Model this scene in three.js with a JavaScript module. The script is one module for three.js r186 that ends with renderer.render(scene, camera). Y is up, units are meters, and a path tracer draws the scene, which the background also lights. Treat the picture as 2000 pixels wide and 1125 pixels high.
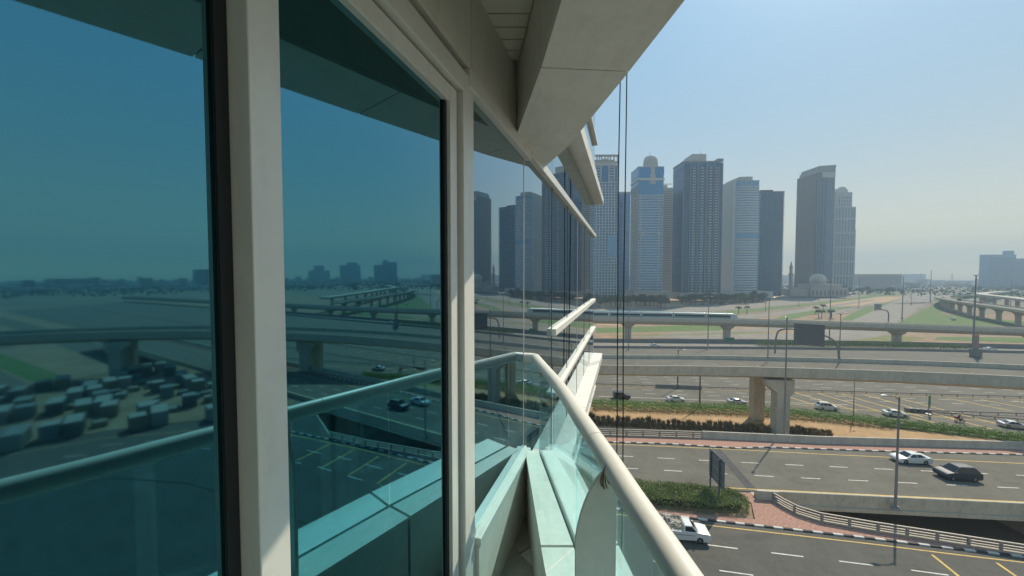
import * as THREE from 'three';
import { mergeGeometries } from 'three/addons/utils/BufferGeometryUtils.js';
import { RoundedBoxGeometry } from 'three/addons/geometries/RoundedBoxGeometry.js';
import { MarchingCubes } from 'three/addons/objects/MarchingCubes.js';

// ------------------------------------------------------------------ camera, sky, sun, exposure
// y is up, metres. The service road beside the building is y = 0; the balcony is on the eighth floor.
// Plan positions below are written as [x, d]: x to the right, d ahead of the camera (z = -d).
const EYE = 29;
const scene = new THREE.Scene();
const camera = new THREE.PerspectiveCamera(76.4, 16 / 9, 0.05, 20000);
camera.position.set(0, EYE, 0);
camera.rotation.set(-2.0 * Math.PI / 180, 0, 0);
const renderer = new THREE.WebGLRenderer({ antialias: true });
renderer.setSize(1024, 576);
renderer.toneMapping = THREE.LinearToneMapping;
renderer.toneMappingExposure = 1.08;
renderer.shadowMap.enabled = true;

const SUN_AZ = 46.5 * Math.PI / 180, SUN_EL = 46.5 * Math.PI / 180;
const sunDir = new THREE.Vector3(Math.sin(SUN_AZ) * Math.cos(SUN_EL), Math.sin(SUN_EL), -Math.cos(SUN_AZ) * Math.cos(SUN_EL));
const sun = new THREE.DirectionalLight(new THREE.Color().setRGB(1.0, 0.89, 0.70), 5.0);
sun.position.copy(sunDir).multiplyScalar(400).add(new THREE.Vector3(60, 0, -80));
sun.target.position.set(60, 0, -80);
sun.castShadow = true;
sun.shadow.mapSize.set(4096, 4096);
Object.assign(sun.shadow.camera, { left: -220, right: 220, top: 220, bottom: -220, near: 1, far: 1200 });
scene.add(sun, sun.target);

function makeSky() {
  const W = 1024, H = 512, data = new Float32Array(W * H * 4);
  const mix = (a, b, t) => a + (b - a) * t;
  const zen = [0.15, 0.38, 0.72], mid = [0.35, 0.57, 0.745], hor = [1.34, 1.10, 0.54];
  for (let j = 0; j < H; j++) {
    const el = ((j + 0.5) / H - 0.5) * Math.PI, y = Math.sin(el);
    for (let i = 0; i < W; i++) {
      const a = ((i + 0.5) / W - 0.5) * 2 * Math.PI;
      const dx = Math.cos(a) * Math.cos(el), dz = Math.sin(a) * Math.cos(el);
      const c = Math.max(-1, Math.min(1, dx * sunDir.x + y * sunDir.y + dz * sunDir.z));
      const e = Math.max(0, y);
      const k1 = 1 - Math.exp(-e / 0.155), k2 = 1 - Math.exp(-e / 1.2);
      const glow = 0.03 * Math.pow(Math.max(0, c), 6) + 0.14 * Math.pow(Math.max(0, c), 14) + 0.5 * Math.pow(Math.max(0, c), 40);
      const o = (j * W + i) * 4;
      for (let q = 0; q < 3; q++) {
        let v = mix(mix(hor[q], mid[q], k1), zen[q], k2);
        v *= 0.86 + 0.14 * c;
        v += glow * [1, 0.95, 0.85][q];
        data[o + q] = v;
      }
      data[o + 3] = 1;
    }
  }
  const t = new THREE.DataTexture(data, W, H, THREE.RGBAFormat, THREE.FloatType);
  t.mapping = THREE.EquirectangularReflectionMapping;
  t.magFilter = THREE.LinearFilter; t.minFilter = THREE.LinearFilter;
  t.needsUpdate = true;
  return t;
}
const skyTex = makeSky();
scene.background = skyTex;
scene.environment = skyTex;
scene.fog = new THREE.FogExp2(new THREE.Color().setRGB(0.66, 0.84, 1.0), 0.00044);

// ------------------------------------------------------------------ helpers
let seed = 20240611;
function rnd() { seed = (seed * 1664525 + 1013904223) >>> 0; return seed / 4294967296; }
const rr = (a, b) => a + (b - a) * rnd();
const V = (x, y, z) => new THREE.Vector3(x, y, z);
const lin = (r, g, b) => new THREE.Color().setRGB(r, g, b);
const DEG = Math.PI / 180;

const taken = {};
function numbered(n) { const k = taken[n] = (taken[n] ?? -1) + 1; return k ? n + '_' + String(k).padStart(3, '0') : n; }

class MB {
  constructor() { this.p = []; this.n = []; }
  tri(a, b, c) {
    const ux = b[0] - a[0], uy = b[1] - a[1], uz = b[2] - a[2], vx = c[0] - a[0], vy = c[1] - a[1], vz = c[2] - a[2];
    let nx = uy * vz - uz * vy, ny = uz * vx - ux * vz, nz = ux * vy - uy * vx; const l = Math.hypot(nx, ny, nz) || 1;
    nx /= l; ny /= l; nz /= l;
    this.p.push(...a, ...b, ...c); this.n.push(nx, ny, nz, nx, ny, nz, nx, ny, nz);
    return this;
  }
  quad(a, b, c, d) { this.tri(a, b, c); this.tri(a, c, d); return this; }
  box(x0, x1, y0, y1, z0, z1) {
    const P = (i, j, k) => [i ? x1 : x0, j ? y1 : y0, k ? z1 : z0];
    this.quad(P(0, 0, 1), P(1, 0, 1), P(1, 1, 1), P(0, 1, 1)); this.quad(P(1, 0, 0), P(0, 0, 0), P(0, 1, 0), P(1, 1, 0));
    this.quad(P(1, 0, 1), P(1, 0, 0), P(1, 1, 0), P(1, 1, 1)); this.quad(P(0, 0, 0), P(0, 0, 1), P(0, 1, 1), P(0, 1, 0));
    this.quad(P(0, 1, 1), P(1, 1, 1), P(1, 1, 0), P(0, 1, 0)); this.quad(P(0, 0, 0), P(1, 0, 0), P(1, 0, 1), P(0, 0, 1));
    return this;
  }
  // polygon in plan [[x, d], ...] raised from y0 to y1
  prism(poly, y0, y1) {
    const q = poly.map(([x, d]) => new THREE.Vector2(x, -d));
    const area = THREE.ShapeUtils.area(q);
    const tris = THREE.ShapeUtils.triangulateShape(q, []);
    const up = area > 0;                                  // counter-clockwise in (x, z) looks down
    for (const [a, b, c] of tris) {
      const A = (i, y) => [q[i].x, y, q[i].y];
      if (up) { this.tri(A(a, y1), A(c, y1), A(b, y1)); if (y1 !== y0) this.tri(A(a, y0), A(b, y0), A(c, y0)); }
      else { this.tri(A(a, y1), A(b, y1), A(c, y1)); if (y1 !== y0) this.tri(A(a, y0), A(c, y0), A(b, y0)); }
    }
    if (y1 !== y0) for (let i = 0; i < q.length; i++) {
      const a = q[i], b = q[(i + 1) % q.length];
      const f = [[a.x, y0, a.y], [b.x, y0, b.y], [b.x, y1, b.y], [a.x, y1, a.y]];
      if (up) this.quad(f[1], f[0], f[3], f[2]); else this.quad(...f);
    }
    return this;
  }
  add(g, m) {
    g = g.index ? g.toNonIndexed() : g.clone();
    if (m) g.applyMatrix4(m);
    const P = g.attributes.position.array, N = g.attributes.normal.array;
    for (let i = 0; i < P.length; i++) { this.p.push(P[i]); this.n.push(N[i]); }
    return this;
  }
  geo() {
    const g = new THREE.BufferGeometry();
    g.setAttribute('position', new THREE.Float32BufferAttribute(this.p, 3));
    g.setAttribute('normal', new THREE.Float32BufferAttribute(this.n, 3));
    return metreUV(g);
  }
}
function metreUV(g) {                                      // texture coordinates in metres, taken along the dominant axis of each face
  const p = g.attributes.position, n = g.attributes.normal, uv = new Float32Array(p.count * 2);
  for (let i = 0; i < p.count; i++) {
    const ax = Math.abs(n.getX(i)), ay = Math.abs(n.getY(i)), az = Math.abs(n.getZ(i));
    if (ay >= ax && ay >= az) { uv[2 * i] = p.getX(i); uv[2 * i + 1] = p.getZ(i); }
    else if (ax >= az) { uv[2 * i] = p.getZ(i); uv[2 * i + 1] = p.getY(i); }
    else { uv[2 * i] = p.getX(i); uv[2 * i + 1] = p.getY(i); }
  }
  g.setAttribute('uv', new THREE.BufferAttribute(uv, 2));
  return g;
}
function mesh(name, g, mat, parent) {
  if (g instanceof MB) g = g.geo();
  const m = new THREE.Mesh(g, mat); m.castShadow = m.receiveShadow = true;
  m.name = parent ? name : numbered(name);
  (parent || scene).add(m);
  return m;
}
function thing(name, label, category, pos = [0, 0, 0], turn = 0, group) {
  const o = new THREE.Group(); o.name = numbered(name); scene.add(o);
  o.position.set(...pos); o.rotation.y = turn; o.userData = { label, category };
  if (group) o.userData.group = group;
  return o;
}
function tag(o, label, category, group) { o.userData = { ...o.userData, label, category }; if (group) o.userData.group = group; return o; }
function struct(name, g, mat, label) { const m = mesh(name, g, mat); m.userData = { kind: 'structure', label }; return m; }
function copy(o, pos, turn, label) {
  const c = o.clone(); c.name = numbered(o.name.replace(/_\d{3}$/, '')); scene.add(c);
  c.position.set(...pos); c.rotation.y = turn; c.userData = { ...o.userData }; if (label) c.userData.label = label;
  return c;
}
const box = (x0, x1, y0, y1, z0, z1) => new MB().box(x0, x1, y0, y1, z0, z1);
function rbox(x0, x1, y0, y1, z0, z1, r = 0.003) {          // box with rounded edges
  const g = new RoundedBoxGeometry(x1 - x0, y1 - y0, z1 - z0, 2, Math.min(r, (x1 - x0) / 2.2, (y1 - y0) / 2.2, (z1 - z0) / 2.2));
  g.translate((x0 + x1) / 2, (y0 + y1) / 2, (z0 + z1) / 2);
  return metreUV(g.index ? g.toNonIndexed() : g);
}
const cyl = (r0, r1, h, seg = 12) => new THREE.CylinderGeometry(r1, r0, h, seg).translate(0, h / 2, 0);
function bar(mb, a, b, r, seg = 8) {                        // round bar between two points
  const A = V(...a), B = V(...b), L = A.distanceTo(B);
  const q = new THREE.Quaternion().setFromUnitVectors(V(0, 1, 0), B.clone().sub(A).normalize());
  mb.add(cyl(r, r, L, seg), new THREE.Matrix4().compose(A, q, V(1, 1, 1)));
  return mb;
}
// plan polyline helpers: positive offset is to the left of the way along it (further ahead when it runs to the right)
function offsetLine(pl, o) {
  return pl.map((p, i) => {
    const a = pl[Math.max(0, i - 1)], b = pl[Math.min(pl.length - 1, i + 1)];
    const n1 = nrm(a, p), n2 = nrm(p, b); let nx = n1[0] + n2[0], nd = n1[1] + n2[1]; const l = Math.hypot(nx, nd) || 1; nx /= l; nd /= l;
    const k = 1 / Math.max(0.4, nx * (n2[0] || nx) + nd * (n2[1] || nd));
    return [p[0] + nx * o * k, p[1] + nd * o * k, ...p.slice(2)];
  });
}
function nrm(a, b) { const x = b[0] - a[0], d = b[1] - a[1], l = Math.hypot(x, d); return l < 1e-9 ? [0, 0] : [-d / l, x / l]; }
function band(pl, o0, o1) { return [...offsetLine(pl, o0), ...offsetLine(pl, o1).reverse()].map(p => [p[0], p[1]]); }
function ribbon(pl, o0, o1, dy = 0, mb = new MB()) {        // flat strip that follows the heights of a polyline
  const A = offsetLine(pl, o0), B = offsetLine(pl, o1);
  for (let i = 0; i + 1 < pl.length; i++) {
    const y0 = (pl[i][2] ?? 0) + dy, y1 = (pl[i + 1][2] ?? 0) + dy;
    mb.quad([A[i][0], y0, -A[i][1]], [A[i + 1][0], y1, -A[i + 1][1]], [B[i + 1][0], y1, -B[i + 1][1]], [B[i][0], y0, -B[i][1]]);
  }
  return mb;
}
function sweep(pl, section, mb = new MB(), caps = true) {   // closed section [[offset, y], ...] along [[x, d, y], ...]
  const lines = section.map(([o]) => offsetLine(pl, o));
  const pt = (i, k) => { const L = lines[k % section.length][i]; return [L[0], (pl[i][2] ?? 0) + section[k % section.length][1], -L[1]]; };
  for (let i = 0; i + 1 < pl.length; i++) for (let k = 0; k < section.length; k++) mb.quad(pt(i, k), pt(i + 1, k), pt(i + 1, k + 1), pt(i, k + 1));
  if (caps) {
    const t = THREE.ShapeUtils.triangulateShape(section.map(s => new THREE.Vector2(...s)), []);
    for (const [a, b, c] of t) { mb.tri(pt(0, a), pt(0, b), pt(0, c)); const e = pl.length - 1; mb.tri(pt(e, a), pt(e, c), pt(e, b)); }
  }
  return mb;
}
const rect = (o0, o1, y0, y1) => [[o0, y0], [o0, y1], [o1, y1], [o1, y0]];
function smooth(pl, n) {
  const c = new THREE.CatmullRomCurve3(pl.map(p => V(p[0], p[2] ?? 0, p[1])), false, 'centripetal');
  return c.getSpacedPoints(n).map(v => [v.x, v.z, v.y]);
}
function along(pl, step, from = 0) {                        // points every step metres: [x, d, y, heading]
  const out = []; let need = from;
  for (let i = 0; i + 1 < pl.length; i++) {
    const a = pl[i], b = pl[i + 1], L = Math.hypot(b[0] - a[0], b[1] - a[1]); let t = need;
    while (t <= L) { const k = t / L; out.push([a[0] + (b[0] - a[0]) * k, a[1] + (b[1] - a[1]) * k, (a[2] ?? 0) + ((b[2] ?? 0) - (a[2] ?? 0)) * k, Math.atan2(b[1] - a[1], b[0] - a[0])]); t += step; }
    need = t - L;
  }
  return out;
}

// ------------------------------------------------------------------ textures (tileable value noise)
function noiseField(N, cells, oct, sd) {
  const f = new Float32Array(N * N); let amp = 1, tot = 0, c = cells;
  for (let o = 0; o < oct; o++) {
    const g = new Float32Array(c * c); let s = (sd + o * 977) >>> 0;
    for (let i = 0; i < g.length; i++) { s = (s * 1664525 + 1013904223) >>> 0; g[i] = s / 4294967296; }
    for (let y = 0; y < N; y++) for (let x = 0; x < N; x++) {
      const u = x / N * c, v = y / N * c, i = Math.floor(u), j = Math.floor(v); let a = u - i, b = v - j; a = a * a * (3 - 2 * a); b = b * b * (3 - 2 * b);
      const i1 = (i + 1) % c, j1 = (j + 1) % c;
      f[y * N + x] += amp * ((g[j * c + i] * (1 - a) + g[j * c + i1] * a) * (1 - b) + (g[j1 * c + i] * (1 - a) + g[j1 * c + i1] * a) * b);
    }
    tot += amp; amp *= 0.6; c = Math.min(N, c * 2);
  }
  for (let i = 0; i < f.length; i++) f[i] /= tot;
  return f;
}
function tex(N, fn, metres, srgb = true) {
  const d = new Uint8Array(N * N * 4);
  for (let y = 0; y < N; y++) for (let x = 0; x < N; x++) { const c = fn(x, y), o = (y * N + x) * 4; for (let q = 0; q < 3; q++) d[o + q] = Math.max(0, Math.min(255, c[q] * 255)); d[o + 3] = 255; }
  const t = new THREE.DataTexture(d, N, N); t.wrapS = t.wrapT = THREE.RepeatWrapping; t.magFilter = THREE.LinearFilter; t.minFilter = THREE.LinearMipmapLinearFilter; t.generateMipmaps = true;
  if (srgb) t.colorSpace = THREE.SRGBColorSpace; t.repeat.set(1 / metres, 1 / metres); t.needsUpdate = true; return t;
}
const S = v => v <= 0.0031308 ? v * 12.92 : 1.055 * Math.pow(v, 1 / 2.4) - 0.055;
const NA = noiseField(512, 8, 6, 11), NB = noiseField(512, 64, 3, 23), NC = noiseField(512, 4, 4, 37), ND = noiseField(512, 24, 5, 51);
const toneTex = (base, coarse, fine, metres, warm = 0) => tex(512, (x, y) => {
  const i = y * 512 + x, k = 1 + coarse * (NA[i] - 0.5) * 2 + fine * (NB[i] - 0.5) * 2, w = warm * (NC[i] - 0.5);
  return [S(base[0] * k * (1 + w)), S(base[1] * k), S(base[2] * k * (1 - w))];
}, metres);
// traffic-worn asphalt: long faint streaks along the carriageway, patches and grain
const roadTex = (base, metres) => tex(512, (x, y) => {
  const i = y * 512 + x, st = ND[y * 512 + ((x >> 5) * 3) % 512], pt = NC[((y * 3) % 512) * 512 + (x * 2) % 512];
  const k = 1 + 0.20 * (NA[i] - 0.5) * 2 + 0.14 * (NB[i] - 0.5) * 2 + 0.16 * (st - 0.5) * 2 + (pt > 0.62 ? -0.10 : 0);
  return [S(base[0] * k), S(base[1] * k), S(base[2] * k)];
}, metres);
// concrete and cladding: run-off streaks down the face plus blotches
const streakTex = (base, metres, a, b, c) => tex(512, (x, y) => {
  const i = y * 512 + x, st = ND[((y >> 5) * 7 % 512) * 512 + x];
  const k = 1 + a * (NA[i] - 0.5) * 2 + b * (NB[i] - 0.5) * 2 - c * Math.max(0, st - 0.5) * 2;
  return [S(base[0] * k), S(base[1] * k), S(base[2] * k * (1 - 0.06 * (NC[i] - 0.5)))];
}, metres);
const bumpTex = (metres, f = NB) => tex(512, (x, y) => { const v = f[y * 512 + x]; return [v, v, v]; }, metres, false);
const M = (color, roughness = 0.8, o = {}) => new THREE.MeshStandardMaterial({ color: color.isColor ? color : lin(...color), roughness, ...o });

const mat = {
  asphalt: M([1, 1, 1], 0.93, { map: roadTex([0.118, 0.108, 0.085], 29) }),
  asphaltNew: M([1, 1, 1], 0.9, { map: roadTex([0.080, 0.075, 0.063], 19) }),
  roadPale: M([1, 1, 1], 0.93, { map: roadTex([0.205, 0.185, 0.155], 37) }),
  concrete: M([1, 1, 1], 0.9, { map: streakTex([0.44, 0.41, 0.335], 7, 0.16, 0.1, 0.34) }),
  concreteDark: M([1, 1, 1], 0.9, { map: toneTex([0.20, 0.195, 0.18], 0.16, 0.1, 5, 0.06) }),
  concreteWarm: M([1, 1, 1], 0.9, { map: streakTex([0.44, 0.38, 0.29], 7, 0.16, 0.1, 0.3) }),
  sand: M([1, 1, 1], 0.98, { map: toneTex([0.40, 0.265, 0.14], 0.24, 0.16, 19, 0.1) }),
  soil: M([1, 1, 1], 0.98, { map: toneTex([0.27, 0.185, 0.115], 0.34, 0.16, 43, 0.16) }),
  desert: M([1, 1, 1], 0.98, { map: toneTex([0.20, 0.165, 0.115], 0.4, 0.12, 260, 0.2) }),
  turf: M([1, 1, 1], 0.98, { map: toneTex([0.10, 0.15, 0.04], 0.3, 0.3, 27, 0.3) }),
  turfDry: M([1, 1, 1], 0.98, { map: toneTex([0.17, 0.165, 0.06], 0.35, 0.3, 27, 0.4) }),
  pave: null,
  white: M([1, 1, 1], 0.75, { map: toneTex([0.56, 0.55, 0.50], 0.4, 0.35, 3) }),
  yellow: M([1, 1, 1], 0.75, { map: toneTex([0.55, 0.36, 0.085], 0.35, 0.3, 3) }),
  kerbBlack: M([1, 1, 1], 0.8, { map: toneTex([0.045, 0.045, 0.045], 0.3, 0.3, 2) }),
  kerbWhite: M([1, 1, 1], 0.8, { map: toneTex([0.52, 0.51, 0.47], 0.2, 0.2, 2) }),
  galv: M([0.30, 0.31, 0.31], 0.5, { metalness: 0.6 }),
  pole: M([0.20, 0.205, 0.21], 0.55, { metalness: 0.3 }),
  poleDark: M([0.10, 0.105, 0.11], 0.55, { metalness: 0.2 }),
  railSteel: M([1, 1, 1], 0.6, { map: toneTex([0.33, 0.29, 0.25], 0.2, 0.1, 2), metalness: 0.2 }),
  signBack: M([1, 1, 1], 0.55, { map: toneTex([0.15, 0.17, 0.185], 0.12, 0.05, 2), metalness: 0.3 }),
  stripDark: M([1, 1, 1], 0.9, { map: toneTex([0.062, 0.062, 0.062], 0.5, 0.3, 3) }),
  signGreen: M([0.01, 0.16, 0.085], 0.45),
  black: M([0.012, 0.013, 0.014], 0.6),
  rubber: M([0.018, 0.018, 0.018], 0.85),
  bark: M([0.12, 0.085, 0.055], 0.95),
};
mat.pave = M([1, 1, 1], 0.92, { map: tex(512, (x, y) => {
  const bw = 64, bh = 32, row = Math.floor(y / bh), xx = (x + (row % 2) * 32) % 512, col = Math.floor(xx / bw);
  const h = Math.abs(Math.sin(row * 12.9898 + col * 78.233) * 43758.5453) % 1, i = y * 512 + x;
  const joint = (xx % bw < 3 || y % bh < 3) ? 0.72 : 1, k = (0.82 + 0.36 * h) * joint * (1 + 0.3 * (NA[i] - 0.5));
  return [S(0.36 * k), S(0.20 * k), S(0.15 * k)];
}, 1.6) });

// ------------------------------------------------------------------ the building with the balcony
const clad = M([1, 1, 1], 0.55, { map: streakTex([0.72, 0.70, 0.63], 1.3, 0.09, 0.05, 0.14) });
const cladCream = M([1, 1, 1], 0.55, { map: streakTex([0.76, 0.73, 0.65], 1.1, 0.10, 0.06, 0.2) });
const frameMetal = M([1, 1, 1], 0.42, { map: streakTex([0.72, 0.705, 0.65], 0.9, 0.06, 0.03, 0.08), metalness: 0.1 });
const railPaint = M([1, 1, 1], 0.4, { map: toneTex([0.68, 0.66, 0.60], 0.06, 0.04, 0.7, 0.04) });
const smear = tex(512, (x, y) => { const v = 0.05 + 0.16 * Math.pow(NC[y * 512 + x], 2.2) + 0.03 * NB[y * 512 + x]; return [v, v, v]; }, 1.7, false);
const doorGlass = new THREE.MeshPhysicalMaterial({ color: lin(0.086, 0.265, 0.33), metalness: 1, roughness: 0.30, roughnessMap: smear });
const wallGlass = new THREE.MeshPhysicalMaterial({ color: lin(0.25, 0.37, 0.43), metalness: 1, roughness: 0.02 });
const tintGlass = new THREE.MeshPhysicalMaterial({ color: lin(0.74, 0.925, 0.955), metalness: 0, roughness: 0.03, transmission: 1, thickness: 0, ior: 1.5 });
const gasket = M([0.012, 0.014, 0.016], 0.6);
const slatMat = M([1, 1, 1], 0.6, { map: toneTex([0.58, 0.56, 0.49], 0.06, 0.03, 0.9) });
const tileMat = [0.34, 0.37, 0.40].map(v => M([1, 1, 1], 0.6, { map: toneTex([v, v * 0.93, v * 0.80], 0.16, 0.08, 0.8, 0.05) }));

// facade frame: local x runs along the facade, local z points out over the balcony; the eye stands 0.70 m out from it
const FT = 72.75 * DEG, FP = [-0.6685, EYE, -0.2076];
const facade = (name, label, category, group) => thing(name, label, category, FP, FT, group);
const facX = d => -0.733 + 0.3105 * d;                       // plan x of the facade at distance d
const FL = -1.70;                                            // balcony floor, relative to the eye

// --- sliding door
const door = facade('sliding_door', 'aluminium framed sliding balcony door with dark teal mirror glass', 'door');
mesh('glass_pane', rbox(-2.2, 0.500, -1.62, 0.705, -0.026, -0.012, 0.002), doorGlass, door);
mesh('glass_pane', rbox(0.572, 1.356, -1.62, 0.715, -0.026, -0.014, 0.002), doorGlass, door);
mesh('gasket', box(0.478, 0.501, -1.63, 0.705, -0.0115, -0.003), gasket, door);
mesh('gasket', box(1.350, 1.369, -1.62, 0.71, -0.026, -0.004), gasket, door);
mesh('gasket', box(0.568, 0.576, -1.62, 0.71, -0.013, -0.006), gasket, door);
mesh('mullion', rbox(0.502, 0.567, -1.64, 0.778, -0.07, 0.047), frameMetal, door);
mesh('stile', rbox(1.369, 1.430, -1.64, 0.776, -0.04, 0.012), frameMetal, door);
mesh('top_rail', rbox(0.568, 1.3685, 0.708, 0.775, -0.04, 0.010), frameMetal, door);
mesh('top_rail', rbox(-2.2, 0.5015, 0.700, 0.775, -0.075, -0.002), frameMetal, door);
mesh('bottom_rail', rbox(0.568, 1.3685, -1.64, -1.60, -0.04, 0.010), frameMetal, door);
mesh('door_frame', new MB().add(rbox(1.455, 1.512, FL, 0.787, -0.05, 0.032)).add(rbox(-2.2, 1.512, 0.788, 0.872, -0.08, 0.034)), frameMetal, door);
mesh('track', box(-2.2, 1.454, FL, -1.645, -0.09, 0.02), frameMetal, door);
mesh('track_recess', new MB().box(1.4305, 1.4545, -1.64, 0.787, -0.07, -0.03).box(-2.2, 1.4545, 0.7765, 0.7875, -0.08, -0.03), gasket, door);

// --- fixed window with sill beside the door
const fixedWindow = facade('fixed_window', 'tall fixed window of silvery mirror glass over a low sill wall', 'window');
mesh('glass_pane', rbox(1.588, 2.528, -1.255, 0.83, -0.012, 0.0, 0.002), wallGlass, fixedWindow);
mesh('window_frame', new MB().add(rbox(1.522, 1.587, FL, 0.829, -0.04, 0.022)).add(rbox(1.513, 2.60, 0.830, 0.912, -0.05, 0.040)), frameMetal, fixedWindow);
mesh('frame_recess', box(1.5125, 1.5215, FL, 0.829, -0.05, 0.004), gasket, fixedWindow);
mesh('sill', new MB().add(rbox(1.588, 2.56, -1.300, -1.262, -0.05, 0.050)).add(rbox(1.588, 2.56, -1.262, -1.252, -0.05, 0.018, 0.002)), frameMetal, fixedWindow);
mesh('sill_wall', rbox(1.590, 2.58, FL, -1.302, -0.05, 0.040), clad, fixedWindow);
mesh('edge_seal', box(1.588, 1.593, -1.25, 0.828, 0.0005, 0.004), gasket, fixedWindow);

// --- cladding above the door
const fascia = facade('fascia_cladding', 'grey metal cladding panels above the balcony door head', 'cladding');
for (const [a, b] of [[-2.2, -0.52], [-0.51, 1.555], [1.565, 2.60]]) mesh('cladding_panel', rbox(a, b, 0.922, 1.42, -0.06, 0.026), clad, fascia);
mesh('backing', box(-2.2, 2.6, 0.873, 1.42, -0.10, -0.062), gasket, fascia);

// --- curtain wall beyond the balcony
const wall = facade('curtain_wall', 'long curtain wall of silvery mirror glass with slim metal transom bars', 'facade');
{
  const cols = [2.536, 3.590, 4.60, 5.60, 6.60, 7.60, 8.60];
  const rows = [[-8.9, -7.35], [-7.28, -5.50], [-5.35, -2.62], [-2.55, -1.96], [-1.80, -1.225], [-1.175, -0.605], [-0.535, 0.86], [0.935, 1.61], [1.77, 2.295], [2.345, 2.945], [3.015, 5.14], [5.30, 8.6]];
  for (let c = 0; c + 1 < cols.length; c++) for (const [y0, y1] of (c ? rows : [[-8.9, -7.35], [-7.28, -5.50], [-5.35, -2.62], [-2.55, -1.96], [-1.80, 0.86], [0.935, 1.61], [1.77, 2.295], [2.345, 2.945], [3.015, 5.14], [5.30, 8.6]])) {
    const t = (rnd() - 0.5) * 0.0016;                        // hand-set panes never lie quite in one plane
    const g = rbox(cols[c] + 0.004, cols[c + 1] - 0.004, y0, y1, -0.014, -0.002, 0.002);
    const m = mesh('glass_pane', g, wallGlass, wall); m.rotation.y = 0; m.position.z = t;
  }
  for (let c = 0; c < cols.length; c++) mesh('joint', box(cols[c] - 0.004, cols[c] + 0.004, -1.80, 0.86, -0.012, 0.0025), c % 3 ? M([0.10, 0.11, 0.115], 0.5) : frameMetal, wall);
  const barAt = (s0, s1, y0, y1, w, m = frameMetal) => mesh('transom_bar', rbox(s0, s1, y0, y1, -0.03, w, 0.004), m, wall);
  barAt(3.585, 8.62, -0.605, -0.535, 0.045, cladCream); barAt(3.585, 8.62, -1.225, -1.175, 0.05, cladCream);
  barAt(2.60, 8.62, 0.860, 0.935, 0.045); barAt(2.54, 8.62, 2.295, 2.345, 0.05); barAt(2.54, 8.62, 2.945, 3.015, 0.062);
  barAt(2.54, 8.62, -2.62, -2.55, 0.062, cladCream);
  const ledgeAt = (y0, y1, s0 = 2.6, m = cladCream) => { for (const [a, b] of [[s0, 5.0], [5.008, 6.9], [6.908, 8.66]]) mesh('ledge', rbox(a, b, y0, y1, -0.03, 0.20, 0.006), m, wall); };
  ledgeAt(-1.955, -1.805); ledgeAt(1.615, 1.765, 3.15, clad); ledgeAt(-5.50, -5.35); ledgeAt(5.145, 5.295, 2.9, clad);
}
// --- the tower block behind the glass
const block = facade('glass_tower', 'body of the tall glass residential tower behind the balcony', 'building');
mesh('wall', new MB().box(-14, 8.58, -29.5, 16, -16, -0.11).box(-14, -2.21, -29.5, 16, -0.109, 0.0), M([1, 1, 1], 0.5, { map: toneTex([0.18, 0.21, 0.22], 0.1, 0.05, 4) }), block);
mesh('roof_parapet', box(-14, 8.62, 16.002, 17.2, -16, 0.05), clad, block);

// --- overhang of the floor above
const outer = [[1.10, -1.9], [0.86, -0.45], [0.70, 0.45], [0.60, 0.95], [0.519, 1.65], [0.396, 2.574], [0.262, 3.13]];
const inner = [[0.56, -1.9], [0.355, -0.45], [0.235, 0.45], [0.185, 0.95], [0.125, 1.62], [0.107, 2.55]];
const over = thing('balcony_overhang', 'wide grey panelled overhang of the balcony above', 'overhang', [0, EYE, 0]);
{
  const gap = (poly, k) => { const cx = poly.reduce((s, p) => s + p[0], 0) / poly.length, cd = poly.reduce((s, p) => s + p[1], 0) / poly.length; return poly.map(([x, d]) => { const l = Math.hypot(x - cx, d - cd); return [x + (cx - x) / l * k, d + (cd - d) / l * k]; }); };
  const panels = [[inner[0], outer[0], outer[1], inner[1]], [inner[1], outer[1], outer[2], outer[3], inner[3], inner[2]],
    [inner[3], outer[3], outer[4], inner[4]], [[0.125, 1.62], [0.519, 1.65], [0.396, 2.574], [0.075, 2.55], [0.030, 2.37]], [[0.075, 2.55], [0.396, 2.574], [0.262, 3.13], [0.250, 3.13]]];
  for (const p of panels) mesh('soffit_panel', new MB().prism(gap(p, 0.004), 0.90, 0.925), clad, over);
  const inl = [[0.56, -1.9], [0.355, -0.45], [0.235, 0.45], [0.185, 0.95], [0.125, 1.62], [0.031, 2.37]];
  for (let i = 0; i + 1 < inl.length; i++) mesh('inner_panel', new MB().prism(band([inl[i], inl[i + 1]], 0.0, -0.02), 0.927, 1.42), clad, over);
  for (let i = 0; i + 1 < outer.length; i++) mesh('edge_panel', new MB().prism(band([outer[i], outer[i + 1]], 0.0, 0.02), 0.927, 1.95), clad, over);
  mesh('core', new MB().prism([...offsetLine(outer, 0.03), ...offsetLine(inl, -0.03).reverse()].map(p => [p[0], p[1]]), 0.930, 1.45), gasket, over);
}
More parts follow.
